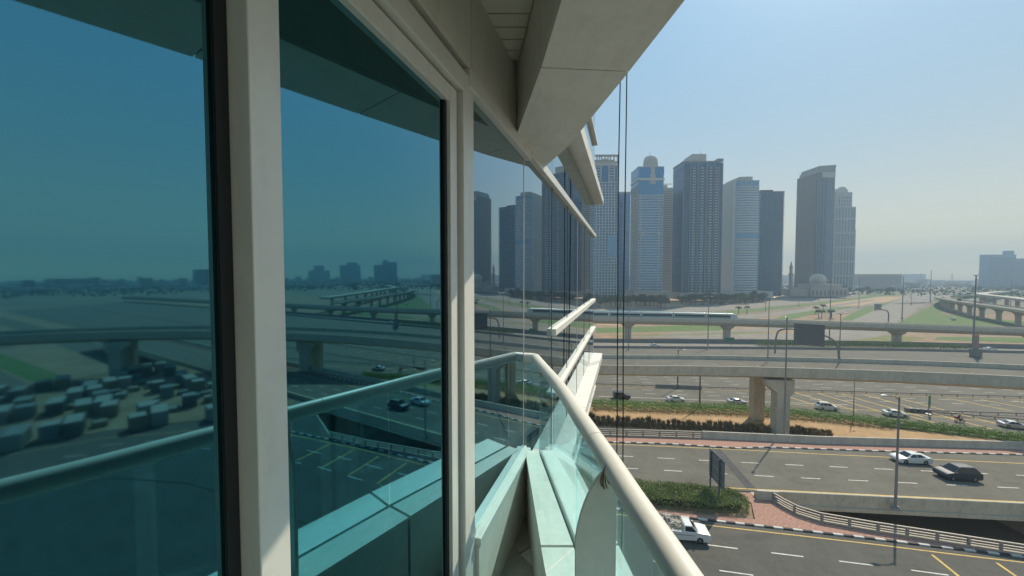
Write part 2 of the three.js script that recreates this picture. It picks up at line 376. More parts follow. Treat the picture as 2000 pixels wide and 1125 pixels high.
// --- slatted ceiling in the recess
const ceil = thing('slatted_ceiling', 'pale slatted metal ceiling recessed above the balcony', 'ceiling', [0, EYE, 0]);
for (let i = 0; i < 40; i++) {
  const d0 = -1.72 + i * 0.1, d1 = d0 + 0.088; if (d1 > 2.34) break;
  const xin = d => { const L = [[0.56, -1.9], [0.355, -0.45], [0.235, 0.45], [0.185, 0.95], [0.125, 1.62], [0.031, 2.37]]; for (let k = 0; k + 1 < L.length; k++) if (d <= L[k + 1][1]) { const t = (d - L[k][1]) / (L[k + 1][1] - L[k][1]); return L[k][0] + t * (L[k + 1][0] - L[k][0]); } return 0.03; };
  mesh('slat', new MB().prism([[facX(d0) + 0.028, d0], [xin(d0) - 0.004, d0], [xin(d1) - 0.004, d1], [facX(d1) + 0.028, d1]], 1.305, 1.322), slatMat, ceil);
}
mesh('void_cover', new MB().prism([[facX(-1.9), -1.9], [0.56, -1.9], [0.125, 1.62], [0.02, 2.4], [facX(2.4), 2.4]], 1.36, 1.40), gasket, ceil);

// --- unseen wall added behind the viewer to shade the door frame sides
{
  const t = thing('added_shade_wall', 'unseen grey clad wall added to shade the near end of the balcony', 'wall', [0, EYE, 0]);
  for (const [y0, y1] of [[FL - 0.01, -0.35], [-0.345, 0.895], [0.93, 1.30]]) mesh('cladding_panel', new MB().prism([[facX(-1.62) - 0.1, -1.62], [0.74, -1.62], [0.74, -1.50], [facX(-1.5) - 0.1, -1.50]], y0, y1), clad, t);
}
// --- floor, parapet, balustrade
const glassLine = [[0.79, -1.75], [0.55, -0.6], [0.42, 0.2], [0.357, 0.70], [0.330, 1.18], [0.300, 1.66], [0.200, 2.60]];
const floor = struct('balcony_floor', new MB().prism([...offsetLine(glassLine, 0.02).map(p => [p[0], p[1]]), [facX(2.75) - 0.05, 2.75], [facX(-1.75) - 0.1, -1.75]], EYE + FL - 0.35, EYE + FL - 0.012), clad, 'pale floor slab of the balcony');
{
  const a = 38 * DEG, ca = Math.cos(a), sa = Math.sin(a), T = 0.33; let n = 0;
  const gx = d => { for (let k = 0; k + 1 < glassLine.length; k++) if (d <= glassLine[k + 1][1]) { const t = (d - glassLine[k][1]) / (glassLine[k + 1][1] - glassLine[k][1]); return glassLine[k][0] + t * (glassLine[k + 1][0] - glassLine[k][0]); } return 0.2; };
  for (let i = -12; i < 12; i++) for (let j = -12; j < 12; j++) {
    const c = [[i, j], [i + 1, j], [i + 1, j + 1], [i, j + 1]].map(([u, v], k) => { u = u * T + ((k === 0 || k === 3) ? 0.0015 : -0.0015); v = v * T + (k < 2 ? 0.0015 : -0.0015); return [u * ca - v * sa + 0.02, u * sa + v * ca + 0.07]; });
    if (c.some(([x, d]) => d < -1.7 || d > 2.72 || x > gx(d) + 0.12) || c.every(([x, d]) => x < facX(d) - 0.02)) continue;
    mesh('floor_tile', new MB().prism(c, EYE + FL - 0.011, EYE + FL), tileMat[n++ % 3], floor);
  }
}
const parapet = thing('balcony_parapet', 'low white clad parapet with broad coping under the balcony glass', 'parapet', [0, EYE, 0]);
{
  const innerOff = [-0.17, -0.17, -0.17, -0.17, -0.17, -0.165, -0.105];
  const inLine = glassLine.map((p, i) => [p[0] + innerOff[i], p[1]]), slotIn = glassLine.map(p => [p[0] - 0.014, p[1]]), slotOut = glassLine.map(p => [p[0] + 0.014, p[1]]), outLine = glassLine.map(p => [p[0] + 0.20, p[1] + 0.02]);
  const pairs = [[0, 1], [1, 2], [2, 4], [4, 5], [5, 6]];
  const cut = (A, B, i, j) => { const a = A.slice(i, j + 1).map(p => [...p]), b = B.slice(i, j + 1).map(p => [...p]); a[0][1] += 0.008; b[0][1] += 0.008; a[a.length - 1][1] -= 0.008; b[b.length - 1][1] -= 0.008; return [...a, ...b.reverse()]; };
  for (const [i, j] of [[0, 1], [1, 3], [3, 5], [5, 6]]) {
    mesh('coping_panel', new MB().prism(cut(inLine, slotIn, i, j), -1.282, -1.260), cladCream, parapet);
    mesh('outer_coping_panel', new MB().prism(cut(slotOut, outLine, i, j), -1.290, -1.266), cladCream, parapet);
    mesh('inner_panel', new MB().prism(cut(inLine.map(p => [p[0] + 0.004, p[1]]), inLine.map(p => [p[0] + 0.03, p[1]]), i, j), FL + 0.002, -1.284), clad, parapet);
    mesh('outer_panel', new MB().prism(cut(outLine.map(p => [p[0] - 0.03, p[1]]), outLine.map(p => [p[0] - 0.004, p[1]]), i, j), -2.55, -1.292), cladCream, parapet);
  }
  mesh('core', new MB().prism([...inLine.map(p => [p[0] + 0.035, p[1]]), ...outLine.map(p => [p[0] - 0.035, p[1]]).reverse()], FL - 0.36, -1.2925), M([0.09, 0.09, 0.085], 0.9), parapet);
}
const balus = thing('glass_balustrade', 'cream tubular handrail on teal tinted glass panels', 'balustrade', [0, EYE, 0]);
{
  const railPts = [[0.045, 2.665], [0.15, 2.640], [0.163, 2.634], [0.170, 2.618], [0.178, 2.56], [0.198, 2.40], [0.258, 1.915], [0.290, 1.484], [0.314, 1.156], [0.325, 0.945], [0.336, 0.8], [0.350, 0.6], [0.372, 0.42], [0.42, 0.0], [0.54, -0.7], [0.78, -1.75]];
  const c = new THREE.CatmullRomCurve3(railPts.map(([x, d]) => V(x, -0.60, -d)), false, 'centripetal', 0.5);
  mesh('handrail', metreUV(new THREE.TubeGeometry(c, 200, 0.034, 20).toNonIndexed()), railPaint, balus);
  for (const d of [1.30, 0.35]) { const q = c.getPoints(400).reduce((b, p) => Math.abs(-p.z - d) < Math.abs(-b.z - d) ? p : b); mesh('sleeve_joint', new THREE.TorusGeometry(0.0342, 0.0010, 6, 28).rotateY(0.08).translate(q.x, q.y, q.z), clad, balus); }
  const gl = [...glassLine];
  for (let i = 0; i + 1 < gl.length; i++) {
    if (i === 3) continue;
    const a = gl[i], b = i === 2 ? gl[4] : gl[i + 1], dx = b[0] - a[0], dd = b[1] - a[1], L = Math.hypot(dx, dd), k = 0.006 / L;
    const p0 = [a[0] + dx * k, a[1] + dd * k], p1 = [b[0] - dx * k, b[1] - dd * k];
    mesh('glass_panel', new MB().prism(band([p0, p1], -0.005, 0.005), -1.288, -0.615), tintGlass, balus);
  }
  mesh('glass_panel', new MB().prism(band([[0.199, 2.606], [0.098, 2.652]], -0.005, 0.005), -1.258, -0.62), tintGlass, balus);
  mesh('end_post', new MB().add(rbox(0.076, 0.090, -1.262, -0.62, -2.66, -2.646, 0.002)), gasket, balus);
  // plate brackets that carry the rail
  const plate = (x, d) => {
    const s = new THREE.Shape(); s.moveTo(0.012, -0.66); s.lineTo(0.012, -0.012); s.quadraticCurveTo(-0.018, 0.006, -0.05, -0.045); s.quadraticCurveTo(-0.10, -0.13, -0.112, -0.235); s.lineTo(-0.112, -0.66); s.closePath();
    const g = new THREE.ExtrudeGeometry(s, { depth: 0.012, bevelEnabled: true, bevelSize: 0.0015, bevelThickness: 0.0015, bevelSegments: 1, curveSegments: 14 });
    mesh('bracket_plate', metreUV(g.rotateY(-0.03).translate(x, -0.60, -d)), clad, balus);
  };
  plate(0.314, 1.135); plate(0.46, -0.30);
}
{
  const t = thing('cloth_tie', 'frayed brown strip of cloth knotted round the handrail', 'cloth', [0.317, EYE - 0.60, -1.125]);
  const cm = M([1, 1, 1], 0.95, { map: toneTex([0.24, 0.19, 0.13], 0.3, 0.4, 0.05) });
  for (const [dx, dz, ln, r] of [[-0.006, 0.012, 0.085, 0.0045], [0.004, 0.017, 0.06, 0.004], [-0.012, 0.020, 0.07, 0.0035], [-0.002, 0.022, 0.075, 0.003]])
    mesh('strand', new THREE.TubeGeometry(new THREE.CatmullRomCurve3([V(0.012 + dx, 0.036, dz - 0.012), V(-0.018 + dx, 0.030, dz), V(-0.033 + dx, 0.008, dz + 0.006), V(-0.037 + dx * 1.4, -0.02, dz + 0.003), V(-0.036 + dx * 2, -ln * 0.75, dz + 0.006), V(-0.030 + dx * 2, -ln, dz + 0.005)]), 26, r, 6), cm, t);
  t.scale.set(0.75, 0.7, 0.9); mesh('knot', new THREE.TorusKnotGeometry(0.008, 0.0042, 40, 6).translate(-0.031, 0.008, 0.022), cm, t);
}
// --- rope-access cables hanging down the facade
for (const [x, d, lbl] of [[2.50, 8.15, 'dark access cable hanging down the tower face, the outer of the two'], [2.36, 8.15, 'dark access cable hanging down the tower face, the inner of the two']]) {
  const pts = []; for (let y = 46; y >= 1; y -= 3) pts.push(V(x + 0.012 * Math.sin(y * 0.7 + x * 9), y, -d + 0.01 * Math.cos(y * 0.5)));
  tag(mesh('hanging_cable', new THREE.TubeGeometry(new THREE.CatmullRomCurve3(pts), 80, 0.013, 8), mat.black), lbl, 'cable');
}

// ------------------------------------------------------------------ ground and roads
const LOW = -6;                                              // level of the motorway and the land beyond
struct('ground', new MB().prism([[-2000, -1500], [3300, -1500], [3300, 3300], [-2000, 3300]], LOW - 0.25, LOW - 0.25), mat.desert, 'open sandy land');
const sheet = (name, poly, y, m, label) => struct(name, new MB().prism(poly, y, y), m, label);
const flat = (name, poly, y, m, parent) => mesh(name, new MB().prism(poly, y, y), m, parent);

const railLow = [[33.4, 46.2], [33.9, 44.6], [34.6, 43.2], [36.2, 42.0], [40.6, 40.5], [53.0, 36.9], [90, 29.2], [160, 16]];   // railing beside the service road
const bridgeNear = [[31.8, 46.9], [64, 44.1], [140, 38], [260, 29]];
const wallFar = [[33.8, 64.0], [52.7, 61.9], [84.7, 59.8], [140, 54], [260, 44]];
// raised ground on which the tower and the service roads stand
struct('embankment', new MB().prism([[-120, -60], [40, -60], [160, -40], [158, 36.4], [84, 42.2], [62, 35.3], ...railLow.slice(0, 6).reverse().map(p => [p[0] + 0.2, p[1] + 0.25]), [31.8, 46.9], [33.6, 64.6], [16, 66], [-120, 76]], -7, -0.06), mat.asphaltNew, 'paved ground beside the tower');
// planted slope down to the motorway
{
  const top = [[-120, 75.5], [16, 65.9], [33.8, 64.9], [52.7, 62.8], [84.7, 60.8], [140, 55], [260, 45]], bot = [[-120, 98], [16, 83], [33.8, 81.2], [57, 78], [92, 70], [145, 60], [262, 50]];
  const mb = new MB(); for (let i = 0; i + 1 < top.length; i++) {
    const n = 6; for (let k = 0; k < n; k++) { const P = (a, t) => [a[0][0] + (a[1][0] - a[0][0]) * t, (-0.12) + (LOW - 0.06 + 0.12) * Math.sin(t * Math.PI / 2), -(a[0][1] + (a[1][1] - a[0][1]) * t)];
      const A = [top[i], bot[i]], B = [top[i + 1], bot[i + 1]]; mb.quad(P(A, k / n), P(B, k / n), P(B, (k + 1) / n), P(A, (k + 1) / n)); }
  }
  struct('bank', mb, mat.sand, 'sandy bank sloping down to the motorway');
  const guard = [[-120, 116], [22.5, 99.0], [59.4, 95.0], [72, 91.5], [86.2, 86.7], [110, 77.3], [150, 60], [262, 50.5]];
  sheet('verge', [...bot.map(p => [p[0], p[1] - 0.3]), ...[...guard].reverse()], LOW - 0.07, mat.sand, 'strip of bare sand between bank and motorway');
}
// --- service road (lower right)
const kerbLow = [[-90, 63], [-20, 50.5], [24.1, 42.0], [32.3, 40.5], [39.3, 39.2], [46.1, 37.8], [52.5, 36.6], [70, 32.2], [85, 24.5], [96, 12], [102, -6], [104, -40]];
const service = sheet('service_road', [...kerbLow.map(p => [p[0], p[1]]), ...[...offsetLine(kerbLow, -17)].reverse().map(p => [p[0], p[1]])], 0.0, mat.asphaltNew, 'dark asphalt service road beside the tower');
const markings = (road, pl, offs, y, len, gap, w, m, lo = -1e9, hi = 1e9, start = 0) => {
  for (const o of offs) { const L = offsetLine(pl, o); for (const [x, d, yy, a] of along(L, len + gap, start)) { if (x < lo || x > hi) continue; const c = Math.cos(a), s = Math.sin(a); flat('lane_dash', band([[x, d], [x + c * len, d + s * len]], -w / 2, w / 2), y + (yy || 0), m, road); } }
};
const solid = (road, pl, o, y, w, m) => mesh('edge_line', ribbon(offsetLine(pl, o), -w / 2, w / 2, y), m, road);
solid(service, kerbLow, -0.75, 0.006, 0.16, mat.yellow);
markings(service, kerbLow, [-4.1, -7.6], 0.006, 3.0, 3.2, 0.14, mat.white, 4, 90, 2);
for (const x of [43.6, 48.9, 54.2, 59.5]) { const d = 37.0 - (x - 43.6) * 0.2; flat('hatch_line', band([[x, d], [x - 1.2, d - 6]], -0.13, 0.13), 0.012, mat.yellow, service); }
// --- upper road, carried over the underpass by a bridge
const upNear = [[-120, 66], [17.7, 49.9], [32.6, 48.4], [64.8, 45.6], [140, 39.4], [260, 30.4]];
const upFar = [[-120, 74], [16.8, 62.4], [26.3, 61.8], [37.6, 60.2], [43, 60.5], [63, 59.0], [83, 57.9], [140, 52.4], [260, 42.4]];
const upper = sheet('overpass_road', [...upNear.map(p => [p[0], p[1] - 0.3]), ...[...upFar].reverse()], 0.004, mat.asphalt, 'grey asphalt road carried over the underpass');
solid(upper, upNear, 0.25, 0.012, 0.2, mat.yellow);
solid(upper, [[-120, 73.2], [19.3, 61.7], [38.5, 59.8], [50, 58.4], [79, 55.4], [140, 50], [260, 40]], 0, 0.012, 0.16, mat.yellow);
markings(upper, [[-60, 66.6], [20.8, 57.4], [39.8, 55.3], [79, 51.6], [200, 41]], [0], 0.012, 2.6, 3.7, 0.15, mat.white, 0, 200, 1.7);
markings(upper, [[-60, 62.6], [20.4, 53.7], [38.3, 51.7], [78, 48.1], [200, 38]], [0], 0.012, 2.6, 3.7, 0.15, mat.white, 0, 200, 1.2);
// dark mottled strip with blacker edges across the road where the bridge begins
flat('dark_strip', band([[34.6, 63.4], [32.5, 48.5]], -0.55, 0.55), 0.010, mat.stripDark, upper);
flat('strip_edge', band([[34.6, 63.4], [32.5, 48.5]], -0.62, -0.5), 0.014, mat.kerbBlack, upper);
flat('strip_edge', band([[34.6, 63.4], [32.5, 48.5]], 0.5, 0.62), 0.014, mat.kerbBlack, upper);
// pavements
struct('footpath', new MB().prism([...upFar.map(p => [p[0], p[1] + 0.16]), ...[...wallFar].reverse().map(p => [p[0], p[1] + 0.1]), [16, 65.4], [-120, 75]], -0.05, 0.13), mat.pave, 'pink block paved footpath along the overpass road');
struct('median_paving', new MB().prism([[28.6, 47.9], [31.6, 47.6], [32.0, 46.6], [33.2, 46.0], [33.7, 44.4], [34.4, 43.0], [36.0, 41.8], [40.5, 40.3], [53, 36.9], [62, 34.9], [62, 34.35], [52.5, 36.75], [46.1, 37.95], [39.3, 39.35], [32.3, 40.65], [24.1, 42.15], [10, 44.9], [10, 45.6], [24, 42.9], [28.8, 42.4], [30.4, 45.5]], -0.05, 0.125), mat.pave, 'pink block paved island beside the hedge');
flat('planting_bed', [[-40, 54.6], [17.9, 49.2], [28.4, 47.9], [30.3, 45.4], [28.7, 42.6], [24, 43.0], [10, 45.7], [-40, 55]], 0.02, mat.soil, service);
// painted kerbs
function kerb(name, pl, label, lo, hi, o) {
  const g = new THREE.Group(); g.name = numbered(name); g.userData = { kind: 'structure', label }; scene.add(g);
  along(pl, 1.0).forEach(([x, d, , a], i) => { if (x < lo || x > hi) return; const m = mesh('kerb_stone', kerbGeo, i % 2 ? mat.kerbBlack : mat.kerbWhite, g); m.position.set(x, 0, -d); m.rotation.y = a; });
}
const kerbGeo = rbox(0.005, 0.995, -0.04, 0.15, -0.26, 0.0, 0.02);
kerb('kerb', kerbLow, 'black and white painted kerb of the service road', 8, 75);
kerb('kerb', upFar.map(p => [p[0], p[1]]), 'black and white painted kerb of the overpass road', 10, 100);

// --- bridge under the upper road
const bridge = thing('road_bridge', 'concrete road bridge with ribbed parapet over the underpass', 'bridge');
mesh('deck', new MB().prism([...bridgeNear.map(p => [p[0] + 0.02, p[1] + 0.3]), ...[...wallFar].reverse().map(p => [p[0], p[1] + 0.45])], -1.25, -0.062), mat.concrete, bridge);
{
  let k = 0; const pts = along(bridgeNear, 5.0);
  for (let i = 0; i + 1 < pts.length; i++) {
    const a = pts[i], b = pts[i + 1], t = 0.012;
    const A = [a[0] + (b[0] - a[0]) * t / 5, a[1] + (b[1] - a[1]) * t / 5], B = [b[0] - (b[0] - a[0]) * t / 5, b[1] - (b[1] - a[1]) * t / 5];
    const mb = new MB(); sweep([A, B], [[-0.02, -0.75], [0.0, 0.82], [0.04, 0.86], [0.22, 0.86], [0.27, 0.82], [0.27, -0.06], [0.27, -0.75]], mb);
    if (i < 18) { for (let q = 0.25; q < 4.8; q += 0.3) { const u = [A[0] + (B[0] - A[0]) * q / 4.97, A[1] + (B[1] - A[1]) * q / 4.97], v = [A[0] + (B[0] - A[0]) * (q + 0.14) / 4.97, A[1] + (B[1] - A[1]) * (q + 0.14) / 4.97]; sweep([u, v], rect(-0.022, -0.005, -0.6, 0.7), mb); } }
    mesh('parapet_panel', mb, mat.concrete, bridge);
  }
  mesh('edge_beam', sweep(bridgeNear, rect(-0.22, 0.29, -1.25, -0.76)), mat.concrete, bridge);
}
for (const [x, d] of [[70, 50], [110, 46], [150, 43], [190, 40]]) mesh('pier_wall', new MB().prism(band([[x, d - 3.5], [x + 0.8, d + 9]], -0.6, 0.6), LOW - 0.3, -1.26), mat.concrete, bridge);
mesh('abutment', new MB().prism([[33.2, 47.4], [35.2, 47.2], [35.8, 64], [33.9, 64.3]], LOW - 0.3, -1.27), mat.concrete, bridge);
// wall at the start of the near parapet
tag(mesh('parapet_end', sweep([[31.6, 46.2], [34.2, 45.9]], [[-0.05, -0.1], [0, 1.25], [0.35, 1.25], [0.4, -0.1]]), mat.concrete), 'short concrete block closing the end of the bridge parapet', 'wall');
tag(mesh('concrete_barrier', sweep(wallFar, [[-0.12, 0.1], [-0.02, 0.55], [0.0, 1.32], [0.28, 1.32], [0.3, 0.1]]), mat.concrete), 'long pale concrete barrier wall behind the pink footpath', 'wall');
tag(mesh('retaining_wall', sweep([...railLow.slice(0, 6), [62, 35], [84, 41.9]].map(p => [p[0] + 0.1, p[1] + 0.2]), rect(0, 0.3, LOW - 0.3, 0.10)), mat.concreteWarm), 'retaining wall under the service road railing', 'wall');

// --- steel railings
function railing(name, label, pl, h, rails, step, r, group) {
  const t = thing(name, label, 'railing', [0, 0, 0], 0, group);
  for (const y of rails) mesh('rail', sweep(pl, [[-r, y - r], [-r * 1.3, y], [-r, y + r], [r, y + r], [r * 1.3, y], [r, y - r]]), mat.railSteel, t);
  const pg = rbox(-0.11, 0.11, 0, h, -0.12, 0.12, 0.02);
  mesh('plinth', sweep(pl, rect(-0.16, 0.16, -0.04, 0.24)), mat.concreteWarm, t);
  for (const [x, d, , a] of along(pl, step, 0.2)) { const m = mesh('post', pg, mat.railSteel, t); m.position.set(x, 0.1, -d); m.rotation.y = a; }
  return t;
}
railing('road_railing', 'curved three bar steel railing beside the service road', [...railLow.slice(0, 6), [62, 35.0]], 1.0, [0.46, 0.76, 1.10], 2.6, 0.075);
railing('road_railing', 'straight three bar steel railing behind the pink footpath', [[-20, 68.4], [16.5, 65.2], [33.6, 64.0]], 1.15, [0.5, 0.85, 1.22], 2.9, 0.085);

// ------------------------------------------------------------------ motorway
const med = [[-150, 132.7], [26, 115.1], [45, 113.3], [70, 110.6], [92, 108.2], [145.6, 102.8], [320, 85], [600, 60]];     // median barrier
const mainNear = [[-150, 119], [22.5, 99.4], [59.4, 95.4], [72, 91.9], [86.2, 87.1], [110, 77.7], [150, 60.6], [262, 51], [600, 15]];
const far1 = [[-150, 190], [42, 178], [122.9, 176], [180, 172], [232, 167], [400, 150], [700, 118]];
const motorway = sheet('motorway', [...mainNear, ...[...far1].reverse()], LOW, mat.asphalt, 'wide grey motorway running below the flyover');
markings(motorway, med, [-3.2, -6.7], LOW + 0.02, 3, 6, 0.18, mat.white, 10, 220, 2);
markings(motorway, med, [5, 8.6, 12.2, 15.8], LOW + 0.02, 3, 6, 0.18, mat.white, 20, 260, 4);
solid(motorway, med.slice(1, 5), -10.6, LOW + 0.02, 0.2, mat.white);
solid(motorway, med, -0.9, LOW + 0.02, 0.2, mat.yellow); solid(motorway, med, 2.0, LOW + 0.02, 0.2, mat.white);
solid(motorway, mainNear.slice(1, 7), 1.0, LOW + 0.02, 0.2, mat.white);
// hatched nose where the exit ramp leaves
const rampEdge = [[74, 98.5], [86, 95.5], [97, 92.5], [112, 87], [150, 70]];
solid(motorway, rampEdge, 0, LOW + 0.02, 0.22, mat.yellow);
for (let i = 0; i < 6; i++) { const x = 78 + i * 6.3; flat('hatch_line', band([[x, 108.4 - i * 0.6], [x + 4.6, 95.2 - i * 2.0]], -0.2, 0.2), LOW + 0.03, mat.yellow, motorway); }
for (let i = 0; i < 3; i++) { const x = 98 + i * 9; flat('hatch_line', band([[x, 91.5 - i * 3.2], [x + 2.2, 85.5 - i * 3.4]], -0.2, 0.2), LOW + 0.03, mat.yellow, motorway); }
for (let i = 0; i < 4; i++) { const x = 124 + i * 8; flat('hatch_line', band([[x, 102.6 - i * 0.8], [x + 5, 93 - i * 1.2]], -0.2, 0.2), LOW + 0.03, mat.yellow, motorway); }
function guardRail(label, pl, lo, hi, y = LOW, h = 0.75, step = 4) {
  const t = thing('guard_rail', label, 'guard rail');
  const L = pl.map(p => [p[0], p[1], y]);
  mesh('beam', sweep(L, [[-0.04, h - 0.3], [-0.08, h - 0.2], [-0.03, h - 0.15], [-0.08, h - 0.1], [-0.04, h], [0.04, h], [0.04, h - 0.3]]), mat.railSteel, t);
  for (const [x, d] of along(pl, step)) { if (x < lo || x > hi) continue; const m = mesh('post', grPost, mat.railSteel, t); m.position.set(x, y, -d); }
  return t;
}
const grPost = box(-0.07, 0.07, -0.1, 0.72, -0.08, 0.08);
guardRail('steel guard rail along the planted edge of the motorway', mainNear.slice(0, 8), 15, 150);
guardRail('double steel guard rail along the motorway median', med, 15, 200);
guardRail('steel guard rail beside the exit ramp, starting at the striped crash cushion', [[106, 91.4], [125, 85.5], [150, 76], [200, 60]], 100, 200);
guardRail('second guard rail behind the green direction sign', [[106, 92.2], [130, 89.8], [160, 86.5], [220, 80]], 100, 220);
tag(mesh('median_block', sweep([[44.8, 112.9, LOW], [58.2, 111.2, LOW]], [[-0.35, 0], [-0.15, 1.1], [0.15, 1.1], [0.35, 0]]), mat.concreteDark), 'dark concrete crash block on the motorway median', 'barrier');
{ // delineator cushion at the gore
  const t = thing('crash_cushion', 'dark ribbed crash cushion at the start of the ramp guard rail', 'barrier', [101.2, LOW, -93.0], -0.24);
  for (let i = 0; i < 7; i++) mesh('cushion_bay', rbox(i * 0.75, i * 0.75 + 0.68, 0.02, 0.95, -0.45, 0.45, 0.04), i % 2 ? mat.poleDark : mat.concreteDark, t);
}
tag(mesh('median_wall', sweep([[-150, 202, LOW], [42, 190.5, LOW], [129, 188, LOW], [180, 183, LOW], [260, 172, LOW], [420, 152, LOW]], [[-0.3, 0], [-0.12, 1.9], [0.12, 1.9], [0.3, 0]]), mat.concreteDark), 'long dark barrier wall behind the far carriageway', 'wall');
tag(mesh('median_wall', sweep([[-150, 186.5, LOW], [42, 175, LOW], [122.9, 172.6, LOW], [180, 168.7, LOW], [232, 163, LOW], [400, 145, LOW]], [[-0.3, 0], [-0.12, 1.1], [0.12, 1.1], [0.3, 0]]), mat.concreteDark), 'low barrier wall on the near side of the far carriageway', 'wall');
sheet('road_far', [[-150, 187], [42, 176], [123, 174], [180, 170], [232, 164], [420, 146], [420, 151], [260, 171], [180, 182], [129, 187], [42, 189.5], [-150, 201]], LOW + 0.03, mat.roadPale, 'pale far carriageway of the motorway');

// --- land beyond: roads, turf and sand
const patch = (name, poly, lvl, m, label) => sheet(name, poly, LOW - 0.2 + lvl * 0.03, m, label);
patch('land', [[-150, 204], [42, 191], [129, 188.5], [180, 184], [260, 173], [420, 153], [700, 125], [700, 320], [300, 330], [-150, 330]], 0, mat.soil, 'bare brown land under the metro viaduct');
patch('turf', [[56, 243], [156, 264], [137, 232], [51, 222]], 1, mat.turf, 'strip of green turf beyond the motorway');
patch('turf', [[150, 205], [176, 218], [150, 226], [60, 213], [60, 209]], 1, mat.turfDry, 'strip of dry turf before the metro viaduct');
patch('sand', [[64, 279], [150, 290], [150, 276], [87, 270], [82, 256], [60, 258]], 1, mat.sand, 'patch of pale sand behind the metro viaduct');
patch('track', [[90, 214], [175, 233], [215, 252], [205, 256], [160, 240], [88, 219]], 2, mat.roadPale, 'pale dirt track crossing the turf');
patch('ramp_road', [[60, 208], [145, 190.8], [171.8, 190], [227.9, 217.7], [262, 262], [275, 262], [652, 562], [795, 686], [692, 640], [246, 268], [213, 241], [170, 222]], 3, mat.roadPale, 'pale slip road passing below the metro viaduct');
patch('turf', [[174.5, 190.4], [207, 209], [224, 212], [232, 204], [201, 187]], 2, mat.turfDry, 'olive strip of turf beside the slip road');
patch('turf', [[231, 199], [243, 208], [300, 205], [330, 196], [330, 184], [262, 190]], 2, mat.turf, 'green strip of turf under the viaduct');
patch('turf', [[270, 258], [547, 470], [555, 466], [388, 330], [390, 262], [318, 250]], 2, mat.turf, 'large wedge of green turf beside the slip road');
patch('turf', [[256, 285], [358, 376], [487, 476], [508, 470], [329, 335], [263, 282]], 2, mat.turf, 'narrow wedge of green turf between slip roads');
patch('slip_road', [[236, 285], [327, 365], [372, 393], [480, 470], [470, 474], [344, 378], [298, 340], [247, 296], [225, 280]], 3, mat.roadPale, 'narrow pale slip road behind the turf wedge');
patch('turf', [[216, 285], [290, 344], [382, 406], [376, 412], [261, 340], [205, 288]], 2, mat.turf, 'thin band of turf along the narrow slip road');
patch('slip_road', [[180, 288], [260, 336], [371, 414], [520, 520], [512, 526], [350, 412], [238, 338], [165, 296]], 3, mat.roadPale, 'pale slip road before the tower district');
patch('sand', [[300, 378], [444, 495], [577, 600], [643, 600], [447, 442], [380, 414]], 1, mat.sand, 'bright sand patch between the slip roads');
patch('turf', [[150, 305], [207, 335], [278, 382], [399, 459], [551, 562], [841, 770], [800, 790], [506, 545], [365, 450], [258, 385], [140, 318]], 2, mat.turf, 'long band of turf beside the district road');
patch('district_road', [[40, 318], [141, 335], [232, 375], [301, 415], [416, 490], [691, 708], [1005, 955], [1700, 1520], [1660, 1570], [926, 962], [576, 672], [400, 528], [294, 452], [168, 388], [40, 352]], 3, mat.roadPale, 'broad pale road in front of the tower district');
patch('sand', [[100, 400], [168, 402], [290, 486], [400, 572], [560, 700], [700, 830], [500, 830], [250, 560], [100, 470]], 1, mat.sand, 'sandy ground at the foot of the towers');
patch('turf', [[560, 520], [700, 600], [900, 700], [1000, 690], [760, 560], [600, 470]], 2, mat.turf, 'distant turf beyond the right flyover');
patch('road_distant', [[480, 440], [700, 520], [1400, 640], [1400, 665], [700, 545], [470, 452]], 3, mat.roadPale, 'distant pale road behind the right flyover');
patch('verge_east', [[152, -140], [1200, -260], [1200, -40], [620, 12], [262, 48], [160, 54]], 1, mat.soil, 'bare brown land east of the storage yard');
for (const [o, w, l] of [[0, 11, 'nearest'], [26, 9, 'middle'], [60, 14, 'farthest']]) patch('access_road', band([[158, 44 - o * 1.2], [420, 22 - o * 1.6], [1150, -60 - o * 2]], 0, -w), 2, mat.asphalt, l + ' asphalt access road on the bare land east of the yard');
patch('turf', band([[170, 20], [420, -14], [1100, -110]], 0, -7), 2, mat.turf, 'narrow green strip between the eastern access roads');
patch('lot_east', [[300, -60], [560, -80], [560, -20], [300, 10]], 3, mat.asphalt, 'grey parking lot east of the storage yard');

// ------------------------------------------------------------------ flyover over the motorway
const flyEdge = smooth([[-120, 118, 4], [-40, 100, 6.2], [19.2, 85, 8.0], [53.8, 79.5, 8.9], [91.2, 64.8, 10.9], [120, 47, 12.3], [145, 26, 13], [165, -4, 13.4], [178, -44, 13.4]], 70);
const flyover = thing('flyover', 'curving pale concrete flyover on twin columns above the motorway', 'bridge');
mesh('girder', sweep(flyEdge, [[0, 0], [0, -2.05], [2.4, -3.0], [9.1, -3.0], [11.5, -2.05], [11.5, 0], [11.22, 0], [11.16, -0.95], [0.34, -0.95], [0.28, 0]]), mat.concrete, flyover);
mesh('carriageway', ribbon(flyEdge, 0.36, 11.14, -0.94), mat.asphalt, flyover);
for (const o of [0.9, 10.6]) mesh('edge_line', ribbon(offsetLine(flyEdge, o), -0.09, 0.09, -0.93), mat.white, flyover);
for (const [x, d, y, a] of along(offsetLine(flyEdge, 5.6), 9)) { if (x < 5 || x > 140) continue; const c = Math.cos(a), s = Math.sin(a); mesh('lane_dash', ribbon([[x, d, y], [x + 3 * c, d + 3 * s, y]], -0.08, 0.08, -0.925), mat.white, flyover); }
